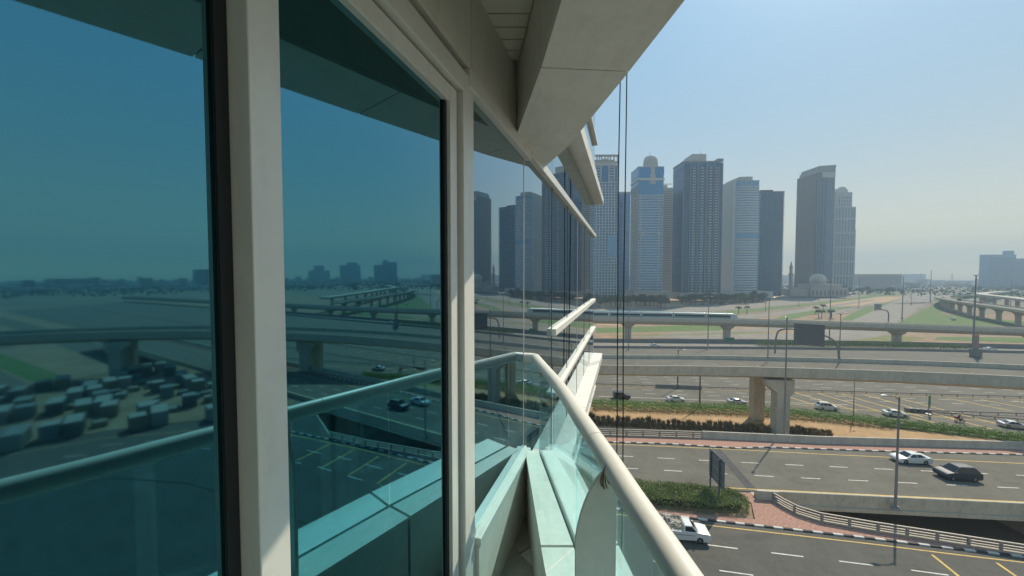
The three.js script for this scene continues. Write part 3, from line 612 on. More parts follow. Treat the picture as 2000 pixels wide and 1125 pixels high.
function flyPier(x, d, yTop, a, dx2, dd2) {
  const g = new THREE.Group(); g.name = 'pier'; g.position.set(x, 0, -d); g.rotation.y = a; flyover.add(g);
  const s = new THREE.Shape(); s.moveTo(-1.35, LOW); s.lineTo(-1.35, yTop - 2.6); s.lineTo(-3.6, yTop - 0.9); s.lineTo(-3.6, yTop); s.lineTo(2.2, yTop); s.lineTo(2.2, yTop - 2.6); s.lineTo(1.35, yTop - 3.4); s.lineTo(1.35, LOW); s.closePath();
  mesh('column', metreUV(new THREE.ExtrudeGeometry(s, { depth: 1.8, bevelEnabled: true, bevelSize: 0.12, bevelThickness: 0.12, bevelSegments: 2 }).translate(0, 0, -0.9)), mat.concrete, g);
  const s2 = new THREE.Shape(); s2.moveTo(-1.2, LOW); s2.lineTo(-1.2, yTop); s2.lineTo(1.2, yTop); s2.lineTo(1.2, LOW); s2.closePath();
  mesh('column', metreUV(new THREE.ExtrudeGeometry(s2, { depth: 1.8, bevelEnabled: true, bevelSize: 0.12, bevelThickness: 0.12, bevelSegments: 2 }).translate(dx2, 0, -dd2)), mat.concreteWarm, g);
}
flyPier(59.2, 79.8, 6.05, 0, 0.4, 9.2); flyPier(8, 90.5, 4.6, -0.2, 0.4, 8.6); flyPier(113, 56, 8.9, -0.5, 0.3, 7); flyPier(150, 22, 10.1, -0.9, 0.3, 7);

// ------------------------------------------------------------------ metro viaduct and train
const metroLine = smooth([[-200, 222, 7.4], [-60, 210, 7.0], [63.6, 200, 6.2], [115.8, 196.4, 5.6], [198.6, 188, 3.9], [260, 180, 2.7], [420, 158, 1.8], [700, 110, 1]], 60);
const metro = thing('metro_viaduct', 'grey concrete metro viaduct on single hammerhead piers', 'bridge');
mesh('girder', sweep(metroLine, [[-4.2, 0], [-4.2, -1.9], [-2.6, -3.7], [2.6, -3.7], [4.2, -1.9], [4.2, 0], [3.9, 0], [3.85, -1.0], [-3.85, -1.0], [-3.9, 0]]), mat.concrete, metro);
for (const [x, d, y, w] of [[-20, 206.6, 6.7], [21, 203.4, 6.5], [63.6, 200, 6.2], [115.8, 196.4, 5.6], [157, 192.5, 4.8], [198.6, 188, 3.9], [258, 180.2, 2.7], [310, 173.5, 2.4], [360, 166.6, 2.1]]) {
  const p = mesh('pier', new THREE.LatheGeometry([[1.9, LOW], [1.85, y - 6.4], [2.1, y - 5.4], [3.4, y - 4.4], [3.5, y - 3.72], [0, y - 3.72]].map(q => new THREE.Vector2(...q)), 14), mat.concrete, metro);
  p.position.set(x, 0, -d);
}
{
  const t = thing('metro_train', 'white and teal metro train with a sloping nose on the viaduct', 'train');
  const body = M([0.34, 0.40, 0.41], 0.35), roof = M([0.22, 0.40, 0.40], 0.4), win = M([0.02, 0.04, 0.05], 0.12), stripe = M([0.03, 0.22, 0.27], 0.35);
  const at = (x) => { let b = metroLine[0], a = b; for (const p of metroLine) { if (p[0] > x) { b = p; break; } a = p; } const k = (x - a[0]) / (b[0] - a[0] || 1); return [a[1] + (b[1] - a[1]) * k, a[2] + (b[2] - a[2]) * k]; };
  for (let i = 0; i < 6; i++) {
    const x1 = 121 - i * 17, x0 = x1 - 16.4, nose = i === 0;
    const [d0, y0] = at(x0), [d1, y1] = at(x1), g = new THREE.Group(); g.name = 'carriage'; t.add(g);
    g.position.set(x0, y0 - 0.5, -d0); g.rotation.y = Math.atan2(d1 - d0, x1 - x0); g.rotation.z = Math.atan2(y1 - y0, x1 - x0);
    const L = 16.4, sec = [[-1.35, 0.2], [-1.4, 1.5], [-1.36, 2.7], [-1.15, 3.3], [-0.7, 3.55], [0.7, 3.55], [1.15, 3.3], [1.36, 2.7], [1.4, 1.5], [1.35, 0.2]];
    const xs = nose ? [0, L - 4, L - 2.6, L - 1.4, L - 0.5, L] : [0, L], sc = nose ? [1, 1, 0.96, 0.86, 0.66, 0.4] : [1, 1];
    const mb = new MB(), P = (q, k) => [xs[q], 0.2 + (sec[k % 10][1] - 0.2) * sc[q], sec[k % 10][0] * (0.5 + 0.5 * sc[q])];
    for (let q = 0; q + 1 < xs.length; q++) for (let k = 0; k < 10; k++) mb.quad(P(q, k), P(q, k + 1), P(q + 1, k + 1), P(q + 1, k));
    for (const q of [0, xs.length - 1]) for (let k = 1; k < 9; k++) mb.tri(P(q, 0), P(q, k), P(q, k + 1));
    mesh('body_shell', mb, body, g);
    const Lw = nose ? L - 4.2 : L - 0.4;
    mesh('window_band', new MB().box(0.4, Lw, 1.35, 2.45, 1.385, 1.43), win, g);
    mesh('stripe', new MB().box(0.2, Lw + 0.2, 0.75, 1.15, 1.385, 1.42), stripe, g);
    mesh('roof_panel', new MB().box(0.3, Lw, 3.553, 3.68, -0.75, 0.75), roof, g);
    if (nose) mesh('windscreen', new MB().quad([L - 2.7, 3.30, 1.02], [L - 2.7, 3.30, -1.02], [L - 0.45, 2.42, -0.86], [L - 0.45, 2.42, 0.86]), win, g);
  }
}

// ------------------------------------------------------------------ right-hand flyover in the distance
{
  const t = thing('interchange_flyover', 'distant curving interchange flyover on tapered columns', 'bridge');
  const L = smooth([[300, 180, 6.2], [331, 236, 6.2], [348, 259, 6.2], [386, 313, 6], [469, 406, 5.0], [600, 510, 2.0], [760, 610, -4]], 30);
  const sec = [[0, 0], [0, -1.6], [-2.5, -2.6], [-10, -2.6], [-12.5, -1.6], [-12.5, 0], [-12.1, 0], [-12.1, -0.9], [-0.4, -0.9], [-0.4, 0]];
  mesh('girder', sweep(L, sec), mat.concrete, t);
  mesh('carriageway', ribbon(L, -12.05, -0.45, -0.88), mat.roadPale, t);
  for (const [x, d, y] of along(offsetLine(L, -6), 26, 10)) { if (y < 0.5) continue; const m = mesh('column', new THREE.LatheGeometry([[1.5, LOW], [1.4, y - 6], [2.0, y - 4], [3.6, y - 2.62], [0, y - 2.62]].map(q => new THREE.Vector2(...q)), 12), mat.concrete, t); m.position.set(x, 0, -d); }
  const t2 = thing('interchange_flyover', 'second distant flyover deck behind the tapered columns', 'bridge');
  const L2 = smooth([[340, 190, 8], [420, 290, 8], [500, 372, 7], [570, 450, 6.4], [800, 600, 3]], 24);
  mesh('girder', sweep(L2, [[0, 0], [0, -2.2], [-10, -2.2], [-10, 0]]), mat.concrete, t2);
  for (const [x, d, y] of along(offsetLine(L2, -5), 34, 16)) { const m = mesh('column', cyl(1.5, 1.5, y - 2.2 - LOW, 10), mat.concrete, t2); m.position.set(x, LOW, -d); }
}

// ------------------------------------------------------------------ street lamps, signs
function lamp(label, x, d, y, h, arms, turn = 0, m = mat.pole, plinth = 0.25, fat = 1) {
  const t = thing('street_lamp', label, 'street lamp', [x, y, -d], turn);
  mesh('pole', new THREE.LatheGeometry([[plinth * fat, 0], [plinth * fat, 0.35], [0.12 * fat, 0.36], [0.06 * fat, h], [0, h]].map(q => new THREE.Vector2(...q)), 12), m, t);
  for (const s of arms) {
    const c = new THREE.CatmullRomCurve3([V(0, h - 0.5, 0), V(s * 0.5, h - 0.02, 0), V(s * 1.6, h + 0.08, 0)]);
    mesh('arm', new THREE.TubeGeometry(c, 10, 0.05 * fat, 8), m, t);
    const g = new THREE.SphereGeometry(1, 14, 8).scale(0.5, 0.11, 0.2).translate(s * 1.75, h + 0.09, 0);
    mesh('lamp_head', g, mat.galv, t);
  }
  return t;
}
lamp('tall grey street lamp standing on the bridge parapet', 47.9, 44.75, -0.2, 14.2, [-1], -0.09, mat.pole, 0.34, 1.35);
lamp('tall grey street lamp behind the concrete barrier wall', 51.3, 68.0, -1.0, 22.2, [-1], 0.8, mat.pole, 0.28, 1.5);
lamp('grey street lamp by the sand bank near the hatched ramp nose', 82.4, 87.2, LOW, 10.2, [1], 0.4);
lamp('double arm lamp on the flyover parapet right of the sign gantry', 75.6, 83.9, 9.7, 10.5, [-1, 1], 0.3);
lamp('lamp on the flyover parapet beside the sign gantry', 61.4, 87.2, 9.0, 14.5, [1], 0.3);
lamp('dark post rising from the motorway median block', 51.2, 112.0, LOW, 12, [1], 0, mat.poleDark, 0.3, 1.8);
lamp('dark post in the planting under the flyover', 49.6, 95.6, LOW, 12, [1], 0, mat.poleDark, 0.3, 2.0);
lamp('slim lamp at the far carriageway before the towers', 92.6, 172, LOW, 25, [-1, 1], 0, mat.pole, 0.3, 2);
lamp('slim lamp at the far carriageway behind the access cables', 54.5, 170, LOW, 20, [-1, 1], 0, mat.pole, 0.3, 2);
lamp('slim lamp at the slip road near the dark car', 170.3, 195.3, LOW, 32, [-1, 1], 0, mat.pole, 0.3, 2.2);
lamp('high mast lamp beside the turf wedge', 315.9, 295.4, LOW, 34, [-1, 1], 0.2, mat.pole, 0.4, 3);
lamp('high mast lamp at the tip of the turf wedge', 545.3, 476.3, LOW, 41, [-1, 1], 0.2, mat.pole, 0.5, 4);
lamp('thick mast lamp with a warning panel beyond the flyover', 198.9, 156.9, LOW, 35, [-1, 1], 0.2, mat.pole, 0.5, 3.2);
lamp('far lamp in front of the wide blue block', 560, 410, LOW, 30, [-1, 1], 0.2, mat.pole, 0.4, 3);
lamp('far lamp in front of the long low building', 380, 400, LOW, 32, [-1, 1], 0.2, mat.pole, 0.4, 2.6);
{
  const sp = [[330, 420], [420, 500], [520, 600], [250, 360], [640, 700], [470, 430], [610, 560], [740, 660]];
  const base = lamp('thin lamp lining the district road', sp[0][0], sp[0][1], LOW, 16, [-1, 1], 0.5, mat.pole, 0.3, 2); base.userData.group = 'thin lamps lining the district road';
  for (const [x, d] of sp.slice(1)) copy(base, [x, LOW, -d], 0.5);
}
{ // sign gantry seen from behind
  const t = thing('sign_gantry', 'curved arch gantry carrying a large sign panel seen from behind', 'sign');
  const A = [70.6, 97.6], B = [81.6, 90.6], y0 = 8.0;
  const P = (k, y) => V(A[0] + (B[0] - A[0]) * k, y0 + y, -(A[1] + (B[1] - A[1]) * k));
  const c = new THREE.CatmullRomCurve3([P(0, 0), P(0.01, 4.0), P(0.06, 6.2), P(0.22, 6.9), P(0.5, 6.4), P(0.8, 5.6), P(0.95, 4.0), P(1, 0)], false, 'centripetal');
  mesh('arch', new THREE.TubeGeometry(c, 60, 0.22, 10), mat.pole, t);
  const g = new THREE.Group(); g.name = 'sign_panel'; t.add(g); const p = P(0.52, 2.9); g.position.copy(p); g.position.z += 0.4; g.rotation.y = Math.atan2(B[1] - A[1], B[0] - A[0]);
  mesh('plate', rbox(-3.1, 3.1, 0, 5.6, -0.06, 0.0, 0.02), mat.signBack, g);
  for (let i = 0; i < 9; i++) mesh('rib', rbox(-2.9 + i * 0.72, -2.76 + i * 0.72, 0.05, 5.55, 0.001, 0.14, 0.02), mat.signBack, g);
  for (const y of [1.4, 4.1]) mesh('cross_rail', rbox(-3.0, 3.0, y, y + 0.16, 0.141, 0.26, 0.02), mat.pole, g);
}
{ // near sign at the hedge
  const t = thing('road_sign', 'large grey back of a road sign on two posts in the hedge', 'sign', [26.2, 0, -46.2], 88 * DEG);
  mesh('sign_plate', rbox(-2.0, 1.75, 2.4, 6.05, 0.02, 0.07, 0.02), mat.signBack, t);
  for (const x of [-1.0, 1.15]) mesh('post', rbox(x - 0.08, x + 0.08, 0, 5.9, -0.16, 0.0, 0.02), mat.poleDark, t);
  for (const y of [3.0, 4.2, 5.4]) mesh('stiffener', rbox(-1.95, 1.7, y, y + 0.07, -0.001, 0.019, 0.004), mat.galv, t);
}
{
  const t = thing('direction_sign', 'small green direction sign on a post at the ramp nose', 'sign', [104.4, LOW, -90.6], 0.5);
  mesh('post', cyl(0.08, 0.08, 4.4, 8), mat.pole, t);
  mesh('sign_plate', rbox(-0.85, 0.85, 1.9, 5.0, 0.085, 0.13, 0.02), mat.signGreen, t);
  mesh('base', rbox(-0.5, 0.5, 0, 0.3, -0.5, 0.5, 0.05), mat.galv, t);
}
{
  const t = thing('direction_sign', 'green sign panel leaning over the far carriageway', 'sign', [106, LOW, -176], 0.2);
  mesh('post', cyl(0.12, 0.12, 4.6, 8), mat.pole, t);
  mesh('sign_plate', new MB().box(-3.6, 1.6, 3.2, 4.9, 0.13, 0.2), mat.signGreen, t);
}
{
  const t = thing('direction_sign', 'dark curved cantilever post over the slip road', 'sign', [284.5, LOW, -275.7]);
  mesh('arm', new THREE.TubeGeometry(new THREE.CatmullRomCurve3([V(0, 0, 0), V(0, 6, 0), V(-1.5, 8.2, 0), V(-7, 9.4, 0)]), 20, 0.35, 8), mat.poleDark, t);
}
{
  const t = thing('billboard', 'pair of grey noticeboards on the turf wedge seen from behind', 'sign', [365, LOW, -365], 0.6);
  mesh('panel', box(-9, -1, 0.4, 7, -0.2, 0.2), mat.signBack, t); mesh('panel', box(1.5, 16, 0.4, 6, -0.2, 0.2), mat.signBack, t);
}
{
  const t = thing('warning_panel', 'reddish warning panel fixed on the thick mast beyond the flyover', 'sign', [198.5, LOW + 0.2, -155.6]);
  mesh('panel', box(-1.1, 1.1, 3.4, 9.4, -0.1, 0.1), M([0.30, 0.20, 0.17], 0.7), t); mesh('base', box(-1.6, 1.6, 0, 3.38, -1, 1), mat.concreteDark, t);
}

// ------------------------------------------------------------------ vehicles
const paint = {
  white: new THREE.MeshPhysicalMaterial({ color: lin(0.62, 0.62, 0.60), roughness: 0.35, clearcoat: 0.8, clearcoatRoughness: 0.08 }),
  navy: new THREE.MeshPhysicalMaterial({ color: lin(0.008, 0.018, 0.034), roughness: 0.5, metalness: 0.0, clearcoat: 0.35, clearcoatRoughness: 0.08 }),
  dark: new THREE.MeshPhysicalMaterial({ color: lin(0.035, 0.033, 0.036), roughness: 0.4, metalness: 0.2, clearcoat: 0.8, clearcoatRoughness: 0.1 }),
  silver: new THREE.MeshPhysicalMaterial({ color: lin(0.42, 0.43, 0.44), roughness: 0.35, metalness: 0.4, clearcoat: 0.8, clearcoatRoughness: 0.1 }),
  red: M([0.30, 0.03, 0.03], 0.4),
  glass: M([0.012, 0.016, 0.02], 0.06), head: M([0.6, 0.6, 0.58], 0.15), tail: M([0.25, 0.01, 0.01], 0.2), trim: M([0.02, 0.02, 0.02], 0.6), rim: M([0.32, 0.32, 0.33], 0.35, { metalness: 0.8 }),
};
const tyreGeo = new THREE.LatheGeometry([[0.2, -0.1], [0.31, -0.11], [0.335, -0.07], [0.335, 0.07], [0.31, 0.11], [0.2, 0.1]].map(p => new THREE.Vector2(...p)), 20).rotateX(Math.PI / 2);
const rimGeo = (() => { const mb = new MB(); mb.add(new THREE.CylinderGeometry(0.205, 0.205, 0.14, 18).rotateX(Math.PI / 2)); for (let i = 0; i < 5; i++) mb.add(new THREE.BoxGeometry(0.05, 0.36, 0.19).rotateZ(i * Math.PI / 5)); return mb.geo(); })();
function bodyShape(T) {                                       // side outline with wheel arches, x forward
  const s = new THREE.Shape(), R = 0.385, b = T.sill; const [wr, wf] = T.axles;
  s.moveTo(T.rear, b + 0.12); s.lineTo(T.rear + 0.12, b);
  s.lineTo(wr - R, b); s.absarc(wr, 0.335, R, Math.PI + 0.25, -0.25, true); s.lineTo(wf - R, b); s.absarc(wf, 0.335, R, Math.PI + 0.25, -0.25, true);
  s.lineTo(T.front - 0.15, b); s.lineTo(T.front, b + 0.15);
  for (const p of T.top) s.lineTo(...p);
  s.closePath(); return s;
}
const kinds = {
  sedan: { rear: -2.28, front: 2.30, sill: 0.24, axles: [-1.38, 1.40], w: 1.80, top: [[2.31, 0.52], [2.27, 0.63], [2.12, 0.73], [1.80, 0.82], [1.40, 0.89], [0.95, 0.94], [-1.55, 1.00], [-1.95, 1.01], [-2.18, 0.98], [-2.28, 0.84], [-2.31, 0.55]], cab: { y0: 0.93, y1: 1.46, b: [-1.95, 1.22], t: [-0.80, 0.28], wb: 0.83, wt: 0.60 } },
  suv: { rear: -2.28, front: 2.30, sill: 0.30, axles: [-1.36, 1.42], w: 1.88, top: [[2.33, 0.62], [2.30, 0.78], [2.18, 0.89], [1.95, 0.96], [1.60, 1.01], [1.10, 1.06], [-2.1, 1.10], [-2.26, 1.02], [-2.31, 0.6]], cab: { y0: 1.04, y1: 1.74, b: [-2.26, 1.36], t: [-1.55, 0.36], wb: 0.88, wt: 0.68 } },
  jeep: { rear: -2.3, front: 2.3, sill: 0.38, axles: [-1.36, 1.42], w: 1.92, top: [[2.32, 0.75], [2.28, 1.06], [1.75, 1.12], [0.9, 1.16], [-2.2, 1.18], [-2.32, 1.05], [-2.33, 0.65]], cab: { y0: 1.15, y1: 1.86, b: [-2.25, 0.92], t: [-2.12, 0.42], wb: 0.88, wt: 0.80 } },
  pickup: { rear: -2.55, front: 2.62, sill: 0.36, axles: [-1.55, 1.55], w: 1.80, top: [[2.64, 0.72], [2.55, 0.98], [2.1, 1.06], [1.45, 1.12], [-0.1, 1.14], [-0.12, 1.02], [-2.55, 1.02], [-2.58, 0.6]], cab: { y0: 1.11, y1: 1.72, b: [-0.10, 1.46], t: [0.0, 0.78], wb: 0.82, wt: 0.70 } },
};
const vehCache = {};
function buildVehicle(kind, col) {
  const T = kinds[kind], g = new THREE.Group(), P = paint[col];
  const bw = 0.07, e = new THREE.ExtrudeGeometry(bodyShape(T), { depth: T.w - 2 * bw, bevelEnabled: true, bevelSize: 0.05, bevelThickness: bw, bevelSegments: 3, curveSegments: 8 });
  mesh('body', metreUV(e.translate(0, 0, -(T.w / 2 - bw))), P, g);
  mesh('underbody', box(T.rear + 0.25, T.front - 0.25, 0.2, 0.75, -T.w / 2 + 0.28, T.w / 2 - 0.28), paint.trim, g);
  const c = T.cab, x = (k, t) => c.b[k] + (c.t[k] - c.b[k]) * t, w = t => c.wb + (c.wt - c.wb) * t, y = t => c.y0 + (c.y1 - c.y0) * t;
  const ring = t => [[x(0, t), y(t), w(t)], [x(1, t), y(t), w(t)], [x(1, t), y(t), -w(t)], [x(0, t), y(t), -w(t)]];
  const A = ring(0), B = ring(0.97), mb = new MB();
  for (let i = 0; i < 4; i++) mb.quad(A[i], A[(i + 1) % 4], B[(i + 1) % 4], B[i]);
  const C = [[B[0][0] + 0.12, c.y1 + 0.02, B[0][2] - 0.1], [B[1][0] - 0.12, c.y1 + 0.02, B[1][2] - 0.1], [B[2][0] - 0.12, c.y1 + 0.02, B[2][2] + 0.1], [B[3][0] + 0.12, c.y1 + 0.02, B[3][2] + 0.1]];
  for (let i = 0; i < 4; i++) mb.quad(B[i], B[(i + 1) % 4], C[(i + 1) % 4], C[i]); mb.quad(...C);
  mesh('cabin', mb, P, g);
  const o = 0.012, lerp = (a, b, t) => a + (b - a) * t;
  for (const s of [1, -1]) {                                  // side windows, front and rear
    const seg = kind === 'pickup' ? [[0.10, 0.86]] : kind === 'sedan' ? [[0.12, 0.52], [0.56, 0.90]] : [[0.05, 0.28], [0.31, 0.60], [0.64, 0.92]];
    for (const [a, b] of seg) { const q = (u, t) => [lerp(x(0, t), x(1, t), u), y(t), s * (w(t) + o)]; const f = [q(a, 0.12), q(b, 0.12), q(b, 0.86), q(a, 0.86)]; mesh('side_window', s > 0 ? new MB().quad(...f) : new MB().quad(f[1], f[0], f[3], f[2]), paint.glass, g); }
    const mir = rbox(x(1, 0) - 0.28, x(1, 0) - 0.12, c.y0 + 0.02, c.y0 + 0.16, s > 0 ? T.w / 2 - 0.02 : -T.w / 2 - 0.18, s > 0 ? T.w / 2 + 0.18 : -T.w / 2 + 0.02, 0.03); mesh('mirror', mir, P, g);
    mesh('headlight', rbox(T.front - 0.30, T.front + 0.012, T.top[0][1] - 0.02, T.top[0][1] + 0.11, s > 0 ? T.w / 2 - 0.5 : -T.w / 2 + 0.08, s > 0 ? T.w / 2 - 0.08 : -T.w / 2 + 0.5, 0.03), paint.head, g);
    mesh('tail_light', rbox(T.rear - 0.06, T.rear + 0.2, T.sill + 0.46, T.sill + 0.62, s > 0 ? T.w / 2 - 0.45 : -T.w / 2 + 0.03, s > 0 ? T.w / 2 - 0.03 : -T.w / 2 + 0.45, 0.02), paint.tail, g);
    for (const ax of T.axles) { const wg = new THREE.Group(); wg.name = 'wheel'; wg.position.set(ax, 0.335, s * (T.w / 2 - 0.13)); g.add(wg); mesh('tyre', tyreGeo, mat.rubber, wg); mesh('rim', rimGeo, paint.rim, wg); }
  }
  const F = (k, t, u) => [x(k, t) + (k ? o : -o), y(t) + o * 0.6, lerp(-w(t), w(t), u)];
  mesh('windscreen', new MB().quad(F(1, 0.08, 0.94), F(1, 0.08, 0.06), F(1, 0.90, 0.07), F(1, 0.90, 0.93)), paint.glass, g);
  if (kind !== 'pickup') mesh('rear_window', new MB().quad(F(0, 0.16, 0.08), F(0, 0.16, 0.92), F(0, 0.86, 0.9), F(0, 0.86, 0.1)), paint.glass, g);
  mesh('grille', rbox(T.front - 0.05, T.front + 0.035, T.sill + 0.1, T.sill + 0.3, -0.6, 0.6, 0.02), paint.trim, g);
  if (kind === 'suv') for (const s of [-1, 1]) mesh('roof_rail', rbox(c.t[0] + 0.1, c.t[1] - 0.2, c.y1 + 0.03, c.y1 + 0.065, s * 0.58 - 0.02, s * 0.58 + 0.02, 0.01), mat.galv, g);
  if (kind === 'pickup') {
    mesh('bed_liner', box(-2.5, -0.22, 1.021, 1.03, -0.78, 0.78), paint.trim, g);
    for (const s of [-1, 1]) mesh('bed_side', rbox(-2.55, -0.16, 1.022, 1.14, s * 0.86 - 0.04, s * 0.86 + 0.04, 0.01), P, g);
    const cage = new MB();
    for (const s of [-1, 1]) { for (let i = 0; i <= 6; i++) bar(cage, [-2.5 + i * 0.38, 1.1, s * 0.84], [-2.5 + i * 0.38, 1.88, s * 0.84], 0.022, 6); for (const yy of [1.3, 1.5, 1.7, 1.88]) bar(cage, [-2.52, yy, s * 0.84], [-0.2, yy, s * 0.84], 0.022, 6); }
    for (let i = 0; i <= 6; i++) bar(cage, [-2.5 + i * 0.38, 1.88, -0.84], [-2.5 + i * 0.38, 1.88, 0.84], 0.02, 6);
    mesh('cargo_rack', cage, M([0.42, 0.38, 0.31], 0.7), g);
    const load = new MB(); for (let i = 0; i < 16; i++) { const xx = rr(-2.4, -0.4), zz = rr(-0.7, 0.7); load.add(new THREE.BoxGeometry(rr(0.2, 0.6), rr(0.12, 0.4), rr(0.15, 0.5)).rotateY(rr(0, 3)).translate(xx, 1.2 + rr(0, 0.25), zz)); }
    mesh('load', load, M([0.30, 0.28, 0.24], 0.8), g);
    mesh('side_stripe', new MB().box(-2.3, 1.0, 0.80, 0.86, T.w / 2 + 0.002, T.w / 2 + 0.006), M([0.16, 0.10, 0.10], 0.6), g);
  }
  return g;
}
function vehicle(name, kind, col, label, x, d, y, heading, group, cat = 'car') {
  const key = kind + col, src = vehCache[key] ??= buildVehicle(kind, col), g = src.clone();
  g.name = numbered(name); scene.add(g); g.position.set(x, y, -d); g.rotation.y = heading; g.scale.set(1, kind === 'suv' ? 1.1 : 1.04, 1.03); g.userData = { label, category: cat }; if (group) g.userData.group = group;
  return g;
}
const UP = Math.PI - 0.09;
vehicle('parked_sedan'.replace('parked_', ''), 'sedan', 'white', 'white sedan driving on the overpass road ahead of the dark SUV', 61.9, 55.9, 0.01, UP);
vehicle('suv', 'suv', 'navy', 'dark navy SUV with roof rails on the overpass road', 63.6, 51.3, 0.01, UP);
vehicle('pickup_truck', 'pickup', 'white', 'white pickup truck with a loaded cargo rack by the hedge', 18.9, 39.6, 0.01, -0.16, undefined, 'truck');
const MW = 'cars on the near motorway lanes';
vehicle('suv', 'jeep', 'dark', 'boxy dark off-roader on the motorway behind the access cables', 31.1, 102.9, LOW + 0.02, -0.1, MW);
vehicle('sedan', 'sedan', 'white', 'white sedan on the motorway beside the shadow of the median post', 45.6, 100.6, LOW + 0.02, -0.1, MW);
vehicle('sedan', 'sedan', 'silver', 'silver sedan on the motorway just before the flyover pier', 61.2, 98.5, LOW + 0.02, -0.12, MW);
vehicle('suv', 'suv', 'white', 'white SUV on the motorway just past the flyover pier', 82.0, 94.2, LOW + 0.02, -0.25, MW);
vehicle('sedan', 'sedan', 'white', 'white sedan on the exit ramp beside the crash cushion', 95.4, 89.9, LOW + 0.02, -0.32, MW);
vehicle('sedan', 'sedan', 'silver', 'silver sedan on the exit ramp following the motorbike', 115.2, 82.9, LOW + 0.02, -0.36, MW);
vehicle('suv', 'suv', 'dark', 'dark car with a bright roof on the slip road under the viaduct', 179.5, 212.1, LOW + 0.2, 0.5);
vehicle('sedan', 'sedan', 'white', 'white car far up the slip road beside the large turf wedge', 532.8, 493, LOW + 0.2, 0.7);
vehicle('sedan', 'sedan', 'white', 'white car at the far top of the slip road by the mast', 592, 524, LOW + 0.2, 0.7);
for (const [k, c, l, x, d, y] of [['sedan', 'white', 'white car at the far bend of the interchange flyover', 470, 398, 4.3], ['suv', 'dark', 'dark SUV on the interchange flyover behind two white cars', 420, 343, 5.0], ['sedan', 'white', 'white car on the interchange flyover beside the dark SUV', 428, 347, 5.0], ['suv', 'white', 'white SUV on the interchange flyover before the maroon car', 403, 318, 5.2], ['sedan', 'red', 'maroon car on the interchange flyover', 399, 311, 5.2]]) vehicle(k, k, c, l, x, d, y, 0.95);
vehicle('suv', 'suv', 'silver', 'silver SUV below the interchange flyover columns', 345, 285, LOW + 0.02, 0.9);
vehicle('sedan', 'sedan', 'white', 'white car on the far carriageway near the thick mast', 222, 169, LOW + 0.05, -0.1);
vehicle('sedan', 'sedan', 'white', 'white car on the far carriageway behind the access cables', 70, 178.6, LOW + 0.05, -0.05);
{ // far traffic on the district road
  const src = vehCache.sedanwhite, s2 = vehCache.suvdark; let i = 0;
  for (const [x, d] of [[235, 420], [262, 445], [330, 490], [365, 505], [420, 560], [470, 610], [520, 640], [560, 660], [610, 705], [660, 745], [700, 770], [760, 830], [820, 870], [880, 920]]) { const g = (i++ % 3 === 2 ? s2 : src).clone(); g.name = numbered('distant_car'); scene.add(g); g.position.set(x, LOW, -d); g.rotation.y = 0.72; g.userData = { label: 'distant car on the broad road in front of the tower district', category: 'car', group: 'distant cars on the district road' }; }
}
// --- bodies from joined tapered capsules
function bodyMesh(bones, res, size, center) {
  const mc = new MarchingCubes(res, mat.black, false, false, 60000); mc.isolation = 0;
  const seg = (p, a, b, ra, rb) => { const ab = b.clone().sub(a), t = Math.max(0, Math.min(1, p.clone().sub(a).dot(ab) / ab.lengthSq())); return p.distanceTo(a.clone().addScaledVector(ab, t)) - (ra + (rb - ra) * t); };
  const k = 0.05, half = size / 2, p = V(0, 0, 0);
  for (let z = 0; z < res; z++) for (let y = 0; y < res; y++) for (let x = 0; x < res; x++) {
    p.set((x - res / 2) / (res / 2) * half + center[0], (y - res / 2) / (res / 2) * half + center[1], (z - res / 2) / (res / 2) * half + center[2]);
    let s = 0; for (const [a, b, ra, rb] of bones) s += Math.exp(-seg(p, a, b, ra, rb) / k * 2);
    mc.field[x + y * res + z * res * res] = Math.log(Math.max(s, 1e-30)) * k / 2;
  }
  mc.update();
  const n = mc.count, g = new THREE.BufferGeometry();
  g.setAttribute('position', new THREE.Float32BufferAttribute(mc.positionArray.slice(0, n * 3), 3)); g.setAttribute('normal', new THREE.Float32BufferAttribute(mc.normalArray.slice(0, n * 3), 3));
  g.scale(half, half, half); g.translate(...center); return g;
}
